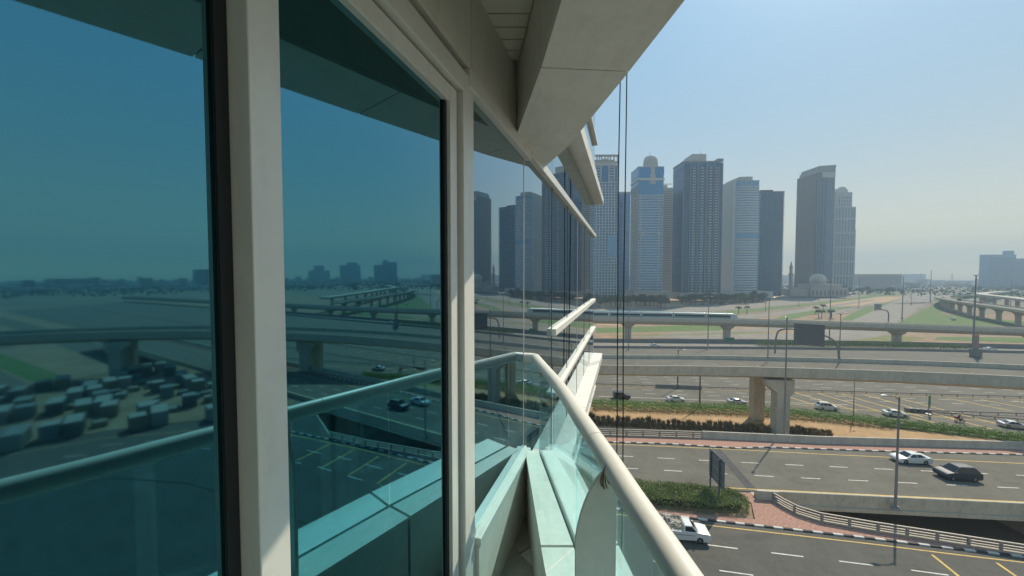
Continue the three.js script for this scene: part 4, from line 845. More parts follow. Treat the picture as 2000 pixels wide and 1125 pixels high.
{
  const hx = 106.8, hd = 86.1, a = -0.36;
  const b = thing('delivery_motorbike', 'red delivery motorbike with a carrier box on the exit ramp', 'motorbike', [hx, LOW + 0.02, -hd], a);
  for (const x of [-0.66, 0.66]) { const wg = new THREE.Group(); wg.name = 'wheel'; wg.position.set(x, 0.30, 0); b.add(wg); mesh('tyre', new THREE.TorusGeometry(0.25, 0.055, 8, 20), mat.rubber, wg); mesh('hub', new THREE.CylinderGeometry(0.10, 0.10, 0.1, 12).rotateX(Math.PI / 2), paint.rim, wg); }
  const fr = new MB(); bar(fr, [0.66, 0.3, 0.1], [0.42, 1.0, 0.1], 0.025); bar(fr, [0.66, 0.3, -0.1], [0.42, 1.0, -0.1], 0.025); bar(fr, [-0.66, 0.3, 0.08], [-0.1, 0.45, 0.08], 0.03); bar(fr, [0.4, 0.95, 0], [-0.2, 0.4, 0], 0.05); bar(fr, [0.38, 1.04, -0.36], [0.38, 1.04, 0.36], 0.02);
  mesh('frame', fr, mat.poleDark, b);
  mesh('engine', rbox(-0.2, 0.25, 0.28, 0.62, -0.14, 0.14, 0.05), paint.trim, b);
  mesh('fuel_tank', new THREE.SphereGeometry(1, 14, 10).scale(0.3, 0.16, 0.16).translate(0.15, 0.82, 0), paint.red, b);
  mesh('seat', rbox(-0.65, -0.05, 0.70, 0.80, -0.13, 0.13, 0.04), mat.black, b);
  mesh('carrier_box', rbox(-1.02, -0.55, 0.82, 1.32, -0.25, 0.25, 0.04), paint.red, b);
  const p = thing('person', 'rider in a dark red jacket and helmet sitting on the motorbike', 'person', [hx, LOW + 0.02, -hd], a);
  const J = (x, y, z) => V(x, y, z), bones = [[J(-0.3, 0.88, 0), J(-0.16, 1.34, 0), 0.15, 0.17], [J(-0.15, 1.40, 0), J(-0.10, 1.52, 0), 0.07, 0.06]];
  for (const s of [-1, 1]) bones.push([J(-0.14, 1.38, s * 0.19), J(0.08, 1.16, s * 0.27), 0.065, 0.05], [J(0.08, 1.16, s * 0.27), J(0.34, 1.06, s * 0.3), 0.05, 0.038], [J(-0.28, 0.86, s * 0.1), J(0.14, 0.74, s * 0.2), 0.095, 0.07], [J(0.14, 0.74, s * 0.2), J(-0.06, 0.34, s * 0.2), 0.065, 0.045], [J(-0.08, 0.30, s * 0.2), J(0.12, 0.26, s * 0.21), 0.045, 0.035]);
  mesh('body', bodyMesh(bones, 56, 1.7, [0, 0.9, 0]), M([0.09, 0.03, 0.035], 0.85), p);
  mesh('helmet', new THREE.SphereGeometry(0.145, 18, 14).scale(1.08, 1.1, 0.95).translate(-0.05, 1.64, 0), M([0.08, 0.02, 0.02], 0.25), p);
  mesh('visor', new THREE.SphereGeometry(0.150, 14, 8, Math.PI * 0.62, Math.PI * 0.76, 1.15, 0.65).rotateY(0).translate(-0.045, 1.64, 0), paint.glass, p);
}

// ------------------------------------------------------------------ towers
const G = -3;                                                // ground level of the tower district
const tw = {
  glassBlue: M([0.065, 0.185, 0.34], 0.2, { metalness: 0.9 }), glassDark: M([0.035, 0.12, 0.225], 0.2, { metalness: 0.9 }), glassGrey: M([0.10, 0.22, 0.36], 0.22, { metalness: 0.8 }),
  white: M([1, 1, 1], 0.8, { map: toneTex([0.48, 0.48, 0.465], 0.06, 0.05, 40) }), pale: M([1, 1, 1], 0.8, { map: toneTex([0.40, 0.40, 0.39], 0.06, 0.05, 40) }),
  grey: M([1, 1, 1], 0.8, { map: toneTex([0.205, 0.21, 0.212], 0.06, 0.05, 40) }), beige: M([1, 1, 1], 0.85, { map: toneTex([0.36, 0.32, 0.275], 0.06, 0.05, 40) }), slate: M([1, 1, 1], 0.8, { map: toneTex([0.10, 0.103, 0.106], 0.06, 0.05, 40) }),
};
const stuff = m => { m.userData.kind = 'stuff'; return m; };
// a tower of width w, depth dp and height h whose front-left corner stands at [x, d]
function tower(label, x, d, w, dp, h) { const t = thing('tower_block', label, 'building', [x, G, -d]); t.userData.box = undefined; delete t.userData.box; return { t, w, dp, h }; }
const bands = (T, y0, y1, step, th, out, x0, x1, m, side = true, name = 'floor_bands') => {
  const mb = new MB(); for (let y = y0; y < y1; y += step) { mb.box(x0, x1, y, y + th, 0, out); if (side) mb.box(-out, 0, y, y + th, -T.dp, 0); }
  return stuff(mesh(name, mb, m, T.t));
};
const fins = (T, xs, y0, y1, wd, out, m, name = 'mullions') => { const mb = new MB(); for (const x of xs) mb.box(x - wd / 2, x + wd / 2, y0, y1, 0, out); return stuff(mesh(name, mb, m, T.t)); };
const sideFins = (T, zs, y0, y1, wd, out, m) => { const mb = new MB(); for (const z of zs) mb.box(-out, 0, y0, y1, -z - wd / 2, -z + wd / 2); return stuff(mesh('side_mullions', mb, m, T.t)); };
const steps = (a, b, n) => Array.from({ length: n + 1 }, (_, i) => a + (b - a) * i / n);
{ // white gridded tower with an open lettered crown
  const T = tower('white gridded tower with an open frame crown, nearest the mirror facade', 103, 470, 32, 28, 175), { t, w, dp, h } = T;
  mesh('body', box(0, w, 0, h, -dp, 0), tw.glassDark, t);
  bands(T, 4, 150, 3.55, 0.7, 0.6, 0, w, tw.white); fins(T, steps(0.5, w - 0.5, 8), 0, 150, 0.8, 0.75, tw.white); sideFins(T, steps(1, dp - 1, 6), 0, 150, 0.9, 0.7, tw.white);
  bands(T, 151, 170, 3.55, 0.9, 0.6, 0, 10, tw.white, true, 'upper_floor_bands'); bands(T, 151, 170, 3.55, 0.9, 0.62, 20, 27, tw.white, false, 'upper_floor_bands');
  fins(T, [0.6, 10, 20, 27, w - 0.8], 150, 172, 1.2, 0.85, tw.pale, 'upper_mullions'); mesh('cornice', box(-0.8, w + 0.2, 171, 174, -dp, 0.9), tw.pale, t);
  const cr = new MB(); for (const x of [0.5, 5, 8.2, 11, 15.4, 19, 22, 26.5, 31]) cr.box(x - 0.8, x + 0.8, 175, 184, -0.9, 0.4); cr.box(-0.4, w, 182.4, 185, -0.9, 0.4).box(-0.4, w, 174.2, 176.6, -0.9, 0.4).box(11, 19, 178.6, 180, -0.8, 0.3); mesh('crown_frame', cr, tw.pale, t);
  mesh('plant_room', box(2, w - 2, 175.01, 181, -dp + 2, -8), tw.grey, t);
  mesh('solar_band', box(20, 32.2, 55, 82, 0.9, 1.1), tw.glassGrey, t);
}
{ const T = tower('slim blue glass tower behind the access cables', 160, 580, 26, 24, 160), { t, w, dp, h } = T; mesh('body', box(0, w, 0, h, -dp, 0), tw.glassBlue, t); bands(T, 4, 154, 7.2, 0.5, 0.3, 0, w, tw.grey); mesh('roof_cap', box(-0.5, w + 0.5, h, h + 3, -dp, 0.5), tw.pale, t); }
{ // domed tower
  const T = tower('pale banded tower with a round drum and dome on top', 164.5, 480, 32.5, 30, 162), { t, w, dp, h } = T;
  mesh('body', box(0, w, 0, h, -dp, 0), tw.glassBlue, t);
  bands(T, 4, 136, 3.45, 1.15, 0.7, 0.4, w, tw.white); fins(T, [0.6, 3.0, w - 6, w - 0.6], 0, 138, 0.6, 0.85, tw.white); bands(T, 84, 86.5, 3, 2.6, 0.9, 4, 8, tw.pale, false, 'sky_lobby'); mesh('sky_lobby', box(w - 8, w - 4, 84, 87, 0.9, 1.0), tw.pale, t);
  sideFins(T, steps(2, dp - 2, 5), 0, 150, 1.4, 0.9, tw.white);
  mesh('cornice', box(-0.9, w + 0.9, 155, 158, -dp, 0.9), tw.white, t); mesh('shoulder', box(-0.3, w + 0.3, h, h + 10, -dp, 0.4), tw.glassBlue, t); mesh('roof_edge', box(-0.5, w + 0.5, h + 10, h + 11, -dp, 0.6), tw.pale, t);
  const dr = mesh('drum', new THREE.LatheGeometry([[9, 150], [9, 181], [8.7, 184], [7.4, 187], [5.2, 188.6], [0, 189.2]].map(p => new THREE.Vector2(...p)), 28), tw.pale, t); dr.position.set(w / 2 + 2, 0, -8.2);
  const dm = new MB(); for (let i = 0; i < 28; i++) { const a = i / 28 * Math.PI * 2; dm.add(new THREE.BoxGeometry(0.5, 12, 0.4).translate(0, 173, 9.1).rotateY(a)); } mesh('drum_fins', dm, tw.white, t).position.set(w / 2 + 2, 0, -8.2);
  mesh('spire', cyl(0.35, 0.15, 6, 6), tw.grey, t).position.set(w / 2 + 1, 189, -8.2);
  mesh('podium', box(-6, w + 8, 0, 12, -dp, 6), tw.beige, t);
}
{ const T = tower('plain beige tower between the domed tower and the dark slab', 240, 600, 22, 22, 174), { t, w, dp, h } = T; mesh('body', box(0, w, 0, h, -dp, 0), tw.beige, t); bands(T, 5, 168, 3.6, 1.1, 0.15, 1.5, w - 1.5, tw.slate, false, 'window_rows'); mesh('roof_frame', new MB().box(4, 15, h, h + 6, -10, -6).box(-2, w, h + 7, h + 8, -7, -6).box(6, 7, h + 6, h + 9, -7, -6), tw.pale, t); }
{ // big dark slab
  const T = tower('broad dark blue slab tower with columns of balconies', 222.5, 480, 51, 30, 178), { t, w, dp, h } = T;
  mesh('body', new MB().prism([[0, 0], [w, 0], [w, dp], [0, dp]], 0, h), tw.glassDark, t);
  bands(T, 8, h - 4, 3.5, 0.55, 0.35, 0, w, tw.slate, true);
  for (const x of [13.5, 24, 35, 43]) { const mb = new MB(); for (let y = 9; y < h - 6; y += 3.5) mb.box(x - 1.7, x + 1.7, y, y + 1.25, 0, 1.5); stuff(mesh('balconies', mb, tw.pale, t)); }
  fins(T, [0.3, 9, 18, 19.6, 29.2, 30.6, 39.4, w - 5, w - 0.3], 8, h + 1, 0.9, 0.9, tw.grey); fins(T, steps(2, 8, 3), 8, h - 3, 0.25, 0.5, tw.slate, 'slim_mullions');
  { const mb = new MB(); for (let y = 9; y < h - 2; y += 3.5) mb.box(w, w + 1.2, y, y + 1.1, -8, -0.5); stuff(mesh('end_balconies', mb, tw.grey, t)); }
  mesh('roof_edge', new MB().box(-0.6, w - 4, h, h + 2, -dp, 0.6).box(w - 7, w + 0.4, h + 2, h + 5, -dp, 0.8), tw.grey, t);
  mesh('plant_room', box(12.5, 31, h, h + 12, -dp + 4, -3), tw.pale, t); mesh('aerial', cyl(0.2, 0.1, 5, 6), tw.grey, t).position.set(25, h + 12, -6);
  mesh('podium', box(-4, w + 14, 0, 9, -dp, 5), tw.beige, t); bands(T, 2, 8, 3.4, 1.6, 5.1, 2, w + 10, tw.slate, false, 'podium_windows');
}
{ // white banded curved tower
  const T = tower('white tower with bold horizontal bands and a curved front', 312, 520, 36, 28, 164), { t, w, dp, h } = T;
  const arc = o => steps(0, w, 12).map(x => [x, -(4.2 * Math.sin(Math.PI * x / w)) - o]);
  mesh('body', new MB().prism([...arc(0), [w, dp], [0, dp]], 0, h), tw.glassGrey, t);
  const mb = new MB(); for (let y = 8; y < h - 8; y += 3.5) if (Math.abs(y - 86) > 2.5) mb.prism([...arc(0.7).slice(1), [w, dp], [3, dp], [3, 2]], y, y + 1.75); stuff(mesh('floor_bands', mb, tw.white, t));
  mesh('end_wall', box(-0.4, 3.2, 0, h + 2, -dp, 0.9), tw.white, t);
  mesh('roof_step', new MB().prism([...arc(0.4).slice(2, 9), [24, dp], [6, dp]], h, h + 5.5), tw.pale, t); mesh('roof_step', box(24.2, w, h, h + 1.5, -dp, 1), tw.pale, t);
  fins(T, steps(8, 22, 4), h - 10, h + 5, 0.7, 4.4, tw.white, 'crown_fins');
  mesh('podium', box(-8, w + 20, 0, 9, -dp, 4.6), tw.pale, t);
}
{ // dark serrated tower
  const T = tower('dark slate tower with a serrated balcony edge', 378, 560, 34.5, 26, 158), { t, w, dp, h } = T;
  mesh('body', box(0, w, 0, h, -dp, 0), tw.glassDark, t); bands(T, 5, h - 2, 3.4, 0.8, 0.4, 0, w, tw.slate, false); fins(T, steps(1, w - 1, 9), 0, h, 0.5, 0.55, tw.slate);
  { const mb = new MB(); for (let y = 6; y < h - 2; y += 3.4) mb.box(w, w + 2.0, y, y + 1.3, -14, -0.5); stuff(mesh('edge_balconies', mb, tw.grey, t)); }
  mesh('roof_edge', new MB().box(0, 18, h, h + 3.2, -dp, 0.3).box(20, w + 1, h, h + 1.4, -dp, 0.4), tw.slate, t);
}
{ // sloping crown tower
  const T = tower('tall grey blue tower with a sloping roof crown', 528.6, 640, 24, 34, 163), { t, w, dp, h } = T; t.scale.setScalar(1.28);
  mesh('body', box(0, w, 0, h, -dp, 0), tw.glassBlue, t); mesh('side_wall', box(-0.7, -0.01, 0, h + 1, -dp - 0.4, -0.6), tw.slate, t);
  bands(T, 5, h, 3.5, 0.7, 0.4, 0, w, tw.grey, false); fins(T, steps(0.5, w - 0.5, 10), 0, h, 0.35, 0.5, tw.grey); fins(T, [0.2, 3.2, 7.5, 12], 0, h + 2, 0.7, 0.8, tw.slate, 'edge_fins'); sideFins(T, steps(2, dp - 2, 7), 0, h, 0.5, 1.0, tw.grey);
  const s = new THREE.Shape(); s.moveTo(-2, h); s.lineTo(2, h + 9.5); s.lineTo(w + 1.2, h + 11); s.lineTo(w, h + 6); s.lineTo(w, h); s.closePath();
  mesh('crown', metreUV(new THREE.ExtrudeGeometry(s, { depth: dp - 4, bevelEnabled: false }).translate(0, 0, -dp + 4.6)), tw.grey, t); mesh('crown_band', box(6, w - 0.2, h - 6, h + 1, 0.55, 0.9), tw.pale, t);
  mesh('aerial', cyl(0.2, 0.08, 9, 6), tw.grey, t).position.set(-2, h, -dp + 6);
}
{ // white arched tower
  const T = tower('white stepped tower with arched windows and a rounded top', 604, 689, 31.5, 26, 130), { t, w, dp, h } = T; t.scale.setScalar(1.23);
  mesh('body', box(0, w, 0, h, -dp, 0), tw.pale, t); mesh('upper_stage', box(2, w - 6, h, h + 22, -dp + 2, 0.2), tw.pale, t); mesh('wing', box(w, w + 0.01 + 2.2, 0, 96, -dp, -1), tw.pale, t);
  mesh('barrel_top', new THREE.CylinderGeometry(9, 9, dp - 6, 24, 1, false, 0, Math.PI).rotateZ(Math.PI / 2).rotateY(Math.PI / 2).translate(13, h + 22, -dp / 2), tw.white, t);
  const wn = new MB(); for (const x of [2.5, 7.2, 11.9, 16.6, 21.3, 26, 29]) for (let y = 6; y < h - 4; y += 3.6) if (Math.floor(y / 3.6) % 6) wn.box(x - 0.75, x + 0.75, y, y + 3.0, 0.02, 0.10); for (const x of [6, 10, 14, 18, 22]) for (const y of [h + 2, h + 7, h + 12]) wn.box(x - 0.7, x + 0.7, y, y + 3.4, 0.22, 0.3); stuff(mesh('window_strips', wn, tw.glassDark, t));
  fins(T, [0.4, 4.9, 9.5, 14.2, 19, 23.6, 27.6, w - 0.4], 0, h, 0.7, 0.45, tw.white); bands(T, 24, h + 1, 21.6, 1.2, 0.6, 0, w, tw.white, false);
}
{ // mosque
  const t = thing('mosque', 'low stone mosque with a dome and two slim minarets', 'mosque', [430, G, -566]); t.scale.setScalar(0.94);
  mesh('prayer_hall', new MB().box(36, 86, 0, 19, -30, 0).box(30, 92, 0, 13, -34, 5).box(0, 32, 0, 11, -26, 2), tw.beige, t);
  mesh('dome_drum', cyl(11.5, 11, 6, 24), tw.beige, t).position.set(58, 19, -15);
  mesh('dome', new THREE.LatheGeometry(steps(0, 1, 14).map(k => new THREE.Vector2(11.4 * Math.cos(k * Math.PI / 2) ** 0.9 + (k === 1 ? 0 : 0.001), 25 + 11.5 * Math.sin(k * Math.PI / 2))), 28), M([0.46, 0.41, 0.33], 0.4), t).position.set(58, 0, -15);
  mesh('finial', cyl(0.5, 0.1, 5, 6), tw.beige, t).position.set(58, 36.4, -15);
  for (const [x, z, h] of [[6, -6, 57], [14.5, -18, 57]]) { const m = mesh('minaret', new THREE.LatheGeometry([[3.2, 0], [3.0, 14], [2.5, 14.5], [2.4, 34], [3.5, 35], [3.5, 37], [2.0, 37.2], [1.9, 46], [2.7, 47], [2.7, 48.4], [1.4, 48.6], [1.3, 51], [0.2, h], [0, h]].map(p => new THREE.Vector2(...p)), 14), tw.beige, t); m.position.set(x, 0, z); }
  const a = new MB(); for (let i = 0; i < 9; i++) { const s = new THREE.Shape(); s.moveTo(-1.3, 0); s.lineTo(-1.3, 6.5); s.absarc(0, 6.5, 1.3, Math.PI, 0, true); s.lineTo(1.3, 0); s.closePath(); a.add(new THREE.ExtrudeGeometry(s, { depth: 0.25, bevelEnabled: false, curveSegments: 6 }).translate(34 + i * 6.6, 1.5, 5.01)); } stuff(mesh('arches', a, tw.slate, t));
}
// ------------------------------------------------------------------ lower and farther buildings
function slab(label, x, d, w, dp, h, m, m2, y = LOW, extra) {
  const t = thing('distant_building', label, 'building', [x, y, -d]);
  mesh('body', box(0, w, 0, h, -dp, 0), m, t);
  const mb = new MB(), st = Math.max(4, h / 16); for (let q = st * 0.6; q < h - st * 0.5; q += st) mb.box(w * 0.03, w * 0.97, q, q + st * 0.45, 0.05, 0.4); stuff(mesh('window_rows', mb, m2, t));
  mesh('roof_edge', box(-0.6, w + 0.6, h, h + h * 0.03 + 0.6, -dp, 0.7), m, t);
  if (extra) mesh('roof_block', box(w * extra[0], w * extra[1], h + h * 0.03 + 0.61, h * extra[2], -dp * 0.8, -dp * 0.2), m, t);
  return t;
}
slab('wide blue grey office block on the right skyline', 1300, 1000, 74, 20, 88, tw.glassGrey, tw.slate, LOW, [0.78, 1.0, 1.16]);
slab('narrower blue block attached behind the wide office block', 1380, 1005, 62, 20, 78, tw.glassGrey, tw.slate);
slab('long low beige building beyond the white arched tower', 852, 905, 112, 40, 36, tw.beige, tw.grey);
slab('low pale building far beyond the slip roads', 1010, 1250, 160, 50, 26, tw.pale, tw.grey);
slab('far hazy block beyond the right edge of the office block', 1720, 1060, 90, 60, 84, tw.glassGrey, tw.slate, LOW, [0.1, 0.5, 1.2]);
slab('far hazy slab standing alone on the eastern skyline', 2050, 1080, 120, 60, 60, tw.grey, tw.slate, LOW, [0.3, 0.7, 1.5]);
slab('low far warehouse on the eastern skyline', 2000, 760, 260, 80, 24, tw.grey, tw.slate);
slab('unfinished concrete frame block on the eastern skyline', 1500, 420, 130, 60, 52, tw.slate, tw.grey);
slab('low dark depot on the eastern skyline', 1800, 130, 300, 90, 22, tw.slate, tw.grey);
slab('far pale terrace on the desert horizon', 1500, 2100, 420, 60, 34, tw.pale, tw.grey);
slab('far grey terrace on the desert horizon', 2100, 2300, 500, 60, 40, tw.grey, tw.slate);
slab('far beige terrace on the desert horizon', 1150, 2400, 300, 60, 30, tw.beige, tw.grey);

// ------------------------------------------------------------------ vegetation
const leafMats = [M([0.055, 0.085, 0.028], 0.85), M([0.075, 0.105, 0.035], 0.85), M([0.045, 0.07, 0.03], 0.85)];
function leafCloud(n, place, size, tall = 1) {
  const pos = new Float32Array(n * 12), idx = [], nor = new Float32Array(n * 12);
  for (let i = 0; i < n; i++) {
    const c = place(i), u = V(rr(-1, 1), rr(-1, 1), rr(-1, 1)).normalize(), v = V(rr(-1, 1), rr(-0.4, 1.4), rr(-1, 1)).cross(u).normalize(), w = u.clone().cross(v), s = size * rr(0.6, 1.3);
    const P = [u.clone().multiplyScalar(-s), v.clone().multiplyScalar(-s * 0.5 * tall), u.clone().multiplyScalar(s), v.clone().multiplyScalar(s * 0.5 * tall)];
    P.forEach((p, k) => { pos.set([p.x + c.x, p.y + c.y, p.z + c.z], i * 12 + k * 3); nor.set([w.x, w.y, w.z], i * 12 + k * 3); });
    idx.push(i * 4, i * 4 + 1, i * 4 + 2, i * 4, i * 4 + 2, i * 4 + 3);
  }
  const g = new THREE.BufferGeometry(); g.setAttribute('position', new THREE.BufferAttribute(pos, 3)); g.setAttribute('normal', new THREE.BufferAttribute(nor, 3)); g.setIndex(idx);
  return metreUV(g);
}
function treeSource(variant) {
  const g = new THREE.Group(), H = 6.5, lobes = Array.from({ length: 7 }, () => [rr(-2, 2), rr(4.2, 7), rr(-2, 2), rr(1.3, 2.2)]);
  const tr = new MB(); tr.add(cyl(0.28, 0.16, 3.6, 8)); for (const [x, y, z] of lobes) bar(tr, [0, 3.0, 0], [x * 0.8, y - 0.4, z * 0.8], 0.08, 5); mesh('trunk', tr, mat.bark, g);
  mesh('crown', leafCloud(900, () => { const l = lobes[Math.floor(rnd() * 7)], d = V(rr(-1, 1), rr(-1, 1), rr(-1, 1)).normalize().multiplyScalar(l[3] * Math.cbrt(rr(0.25, 1))); return V(l[0] + d.x, l[1] + d.y * 0.8, l[2] + d.z); }, 0.34), leafMats[variant], g);
  return g;
}
const treeSrc = [0, 1, 2].map(treeSource);
function tree(x, d, y, s, label, group) { const g = treeSrc[Math.floor(rnd() * 3)].clone(); g.name = numbered('street_tree'); scene.add(g); g.position.set(x, y, -d); g.rotation.y = rr(0, 6); g.scale.set(s * rr(0.9, 1.3), s * rr(0.85, 1.1), s * rr(0.9, 1.2)); g.userData = { label, category: 'tree', group }; }
for (const [a, b, d0, d1, n, l, gr] of [[92, 172, 385, 440, 34, 'dark green tree in the grove below the gridded and domed towers', 'trees below the gridded and domed towers'], [205, 232, 425, 445, 12, 'dark green tree before the podium of the dark slab tower', 'trees before the dark slab podium'], [238, 290, 440, 455, 16, 'leafy tree in the row along the slab podium', 'trees along the slab podium'], [295, 330, 470, 500, 12, 'tree beside the foot of the white banded tower', 'trees at the foot of the banded tower'], [600, 740, 650, 690, 22, 'tree in the dark clump below the white arched tower', 'trees below the arched tower']])
  for (let i = 0; i < n; i++) tree(rr(a, b), rr(d0, d1), G - 2.9, rr(1.0, 1.7), l, gr);
for (let i = 0; i < 40; i++) { const x = rr(700, 1500); tree(x, x * rr(0.62, 0.80), LOW, rr(0.9, 1.6), 'small tree scattered on the hazy plain beyond the interchange', 'scattered trees on the plain'); }
{ // palms
  const src = new THREE.Group(); const tk = []; for (let i = 0; i <= 6; i++) tk.push(V(0.12 * Math.sin(i), i * 1.1, 0)); mesh('trunk', new THREE.TubeGeometry(new THREE.CatmullRomCurve3(tk), 12, 0.24, 7), mat.bark, src);
  const fr = new MB(); for (let i = 0; i < 22; i++) { const a = i * 2.4, up = rr(0.1, 1.2), L = rr(2.2, 3.0), pts = steps(0, 1, 6).map(k => [Math.cos(a) * L * k, 6.6 + up * 1.6 * k - 2.2 * k * k, Math.sin(a) * L * k]), sx = -Math.sin(a), sz = Math.cos(a); for (let k = 0; k < 6; k++) { const w0 = 0.5 * Math.sin(Math.PI * (k / 6 * 0.9 + 0.08)), w1 = 0.5 * Math.sin(Math.PI * ((k + 1) / 6 * 0.9 + 0.08)); for (const s of [-1, 1]) fr.quad(pts[k], pts[k + 1], [pts[k + 1][0] + sx * w1 * s, pts[k + 1][1] - 0.3, pts[k + 1][2] + sz * w1 * s], [pts[k][0] + sx * w0 * s, pts[k][1] - 0.3, pts[k][2] + sz * w0 * s]); } }
  mesh('fronds', fr, leafMats[0], src);
  for (const [x, d] of [[248.8, 296], [253.0, 298], [257.9, 295], [262, 299], [275, 330], [300, 352], [205, 330], [215, 334]]) { const g = src.clone(); g.name = numbered('palm_tree'); scene.add(g); g.position.set(x, LOW, -d); g.rotation.y = rr(0, 6); g.userData = { label: 'small palm tree beside the pale slip roads', category: 'palm', group: 'palms beside the slip roads' }; }
}
// clipped hedge by the service road
{
  const t = thing('hedge', 'clipped green hedge on the island behind the pickup truck', 'hedge');
  const poly = [[-30, 52.6], [17.9, 48.9], [28.0, 47.6], [29.9, 45.2], [28.5, 43.0], [24, 43.4], [10, 46.0], [-30, 53.4]].map(p => p);
  const inside = (x, d) => { let c = false; for (let i = 0, j = poly.length - 1; i < poly.length; j = i++) if ((poly[i][1] > d) !== (poly[j][1] > d) && x < (poly[j][0] - poly[i][0]) * (d - poly[i][1]) / (poly[j][1] - poly[i][1]) + poly[i][0]) c = !c; return c; };
  const top = (x, d) => 1.35 + 0.12 * Math.sin(x * 1.7 + d) + 0.1 * Math.sin(d * 2.3 - x * 0.6) + (x > 24 ? -0.12 : 0);
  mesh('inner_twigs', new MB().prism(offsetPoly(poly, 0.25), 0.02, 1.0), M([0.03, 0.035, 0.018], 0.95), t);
  stuff(mesh('foliage', leafCloud(30000, () => { for (; ;) { const x = rr(8, 30), d = rr(42, 51); if (!inside(x, d)) continue; const edge = !inside(x + 0.3, d) || !inside(x - 0.3, d) || !inside(x, d + 0.3) || !inside(x, d - 0.3); const h = top(x, d); return V(x + rr(-0.08, 0.08), edge ? rr(0.06, h) : h - Math.abs(rr(-0.3, 0.3)), -d); } }, 0.085), M([0.165, 0.205, 0.055], 0.8), t));
}
function offsetPoly(p, k) { const cx = p.reduce((s, q) => s + q[0], 0) / p.length, cd = p.reduce((s, q) => s + q[1], 0) / p.length; return p.map(([x, d]) => [x + (cx - x) * k * 0.08, d + (cd - d) * k]); }
// oleander row along the motorway guard rail
{
  const line = [[10, 98.0], [22.5, 96.4], [59.4, 92.6], [72, 89.5], [86.2, 84.6], [100, 79.3], [112, 74.5]];
  const L = along(line, 0.05);
  const m = mesh('roadside_planting', leafCloud(42000, () => { const p = L[Math.floor(rnd() * L.length)], w = p[0] > 86 ? 1.0 : 1.9, o = rr(-w, w), h = 2.1 * (1 - 0.4 * Math.abs(o) / w) * (0.8 + 0.35 * Math.sin(p[0] * 2.1 + o * 2)); return V(p[0] + rr(-0.2, 0.2), LOW + h * Math.sqrt(rnd()), -(p[1] + o)); }, 0.16, 0.7), M([0.20, 0.33, 0.08], 0.8));
  m.userData = { kind: 'stuff', label: 'thick green planting along the motorway guard rail', category: 'planting' };
  const d2 = along([[10, 95.0], [59.4, 89.6], [72, 86.6], [86, 81.8]], 0.05);
  const m2 = mesh('ground_cover', leafCloud(5000, () => { const p = d2[Math.floor(rnd() * d2.length)]; return V(p[0], LOW + rr(0, 0.5), -(p[1] + rr(-1, 0.9))); }, 0.15, 0.6), M([0.16, 0.14, 0.055], 0.9));
  m2.userData = { kind: 'stuff', label: 'sparse dry ground cover in front of the green planting', category: 'planting' };
  struct('grass_strip', new MB().prism([[86, 83.2], [112, 74], [150, 58.5], [150, 60.2], [110, 77.2], [86.2, 86.6]], LOW - 0.05, LOW - 0.05), mat.turf, 'mown grass strip at the ramp guard rail');
  const hl = along([[122, 180.5], [180, 176], [214, 170]], 0.05);
  const m3 = mesh('median_hedge', leafCloud(14000, () => { const p = hl[Math.floor(rnd() * hl.length)], o = rr(-3, 3); return V(p[0], LOW + 2.3 * Math.sqrt(rnd()), -(p[1] + o)); }, 0.26, 0.7), M([0.12, 0.18, 0.05], 0.85));
  m3.userData = { kind: 'stuff', label: 'green planting before the far carriageway behind the flyover', category: 'planting' };
}
{ // dry reddish shrubs in a row on the bank
  const src = new THREE.Group();
  const bl = new MB(); for (let i = 0; i < 150; i++) { const a = rr(0, 6.28), o = rr(0, 0.35), ln = rr(0.7, 1.35), tl = rr(0.05, 0.6), c = Math.cos(a), q = Math.sin(a), w = rr(0.03, 0.06); const B = [c * o, 0, q * o], Mi = [c * (o + tl * 0.4), ln * 0.6, q * (o + tl * 0.4)], E = [c * (o + tl), ln, q * (o + tl)]; bl.quad([B[0] - q * w, 0, B[2] + c * w], [B[0] + q * w, 0, B[2] - c * w], [Mi[0] + q * w, Mi[1], Mi[2] - c * w], [Mi[0] - q * w, Mi[1], Mi[2] + c * w]).tri([Mi[0] - q * w, Mi[1], Mi[2] + c * w], [Mi[0] + q * w, Mi[1], Mi[2] - c * w], E); }
  mesh('foliage', bl, M([0.19, 0.14, 0.06], 0.9), src);
  const st = new MB(); for (let i = 0; i < 6; i++) bar(st, [0, 0, 0], [rr(-0.4, 0.4), rr(0.5, 0.9), rr(-0.4, 0.4)], 0.02, 5); mesh('stem', st, mat.bark, src);
  for (const [row, n0] of [[[[14, 88.0], [57, 82.4], [70, 79.5]], 0], [[[14, 86.6], [57, 81.0], [70, 78.2]], 1], [[[14, 85.2], [57, 79.6]], 0.4]])
    for (const [x, d] of along(row, 1.15, n0 * 0.6)) { const g = src.clone(); g.name = numbered('dry_shrub'); scene.add(g); g.position.set(x + rr(-0.2, 0.2), LOW - 0.1, -(d + rr(-0.25, 0.25))); g.rotation.y = rr(0, 6); const s = rr(0.8, 1.3); g.scale.set(s, s * rr(0.8, 1.2), s); g.userData = { label: 'dry brownish shrub in the row on the sandy bank', category: 'shrub', group: 'dry shrubs in rows on the bank' }; }
}

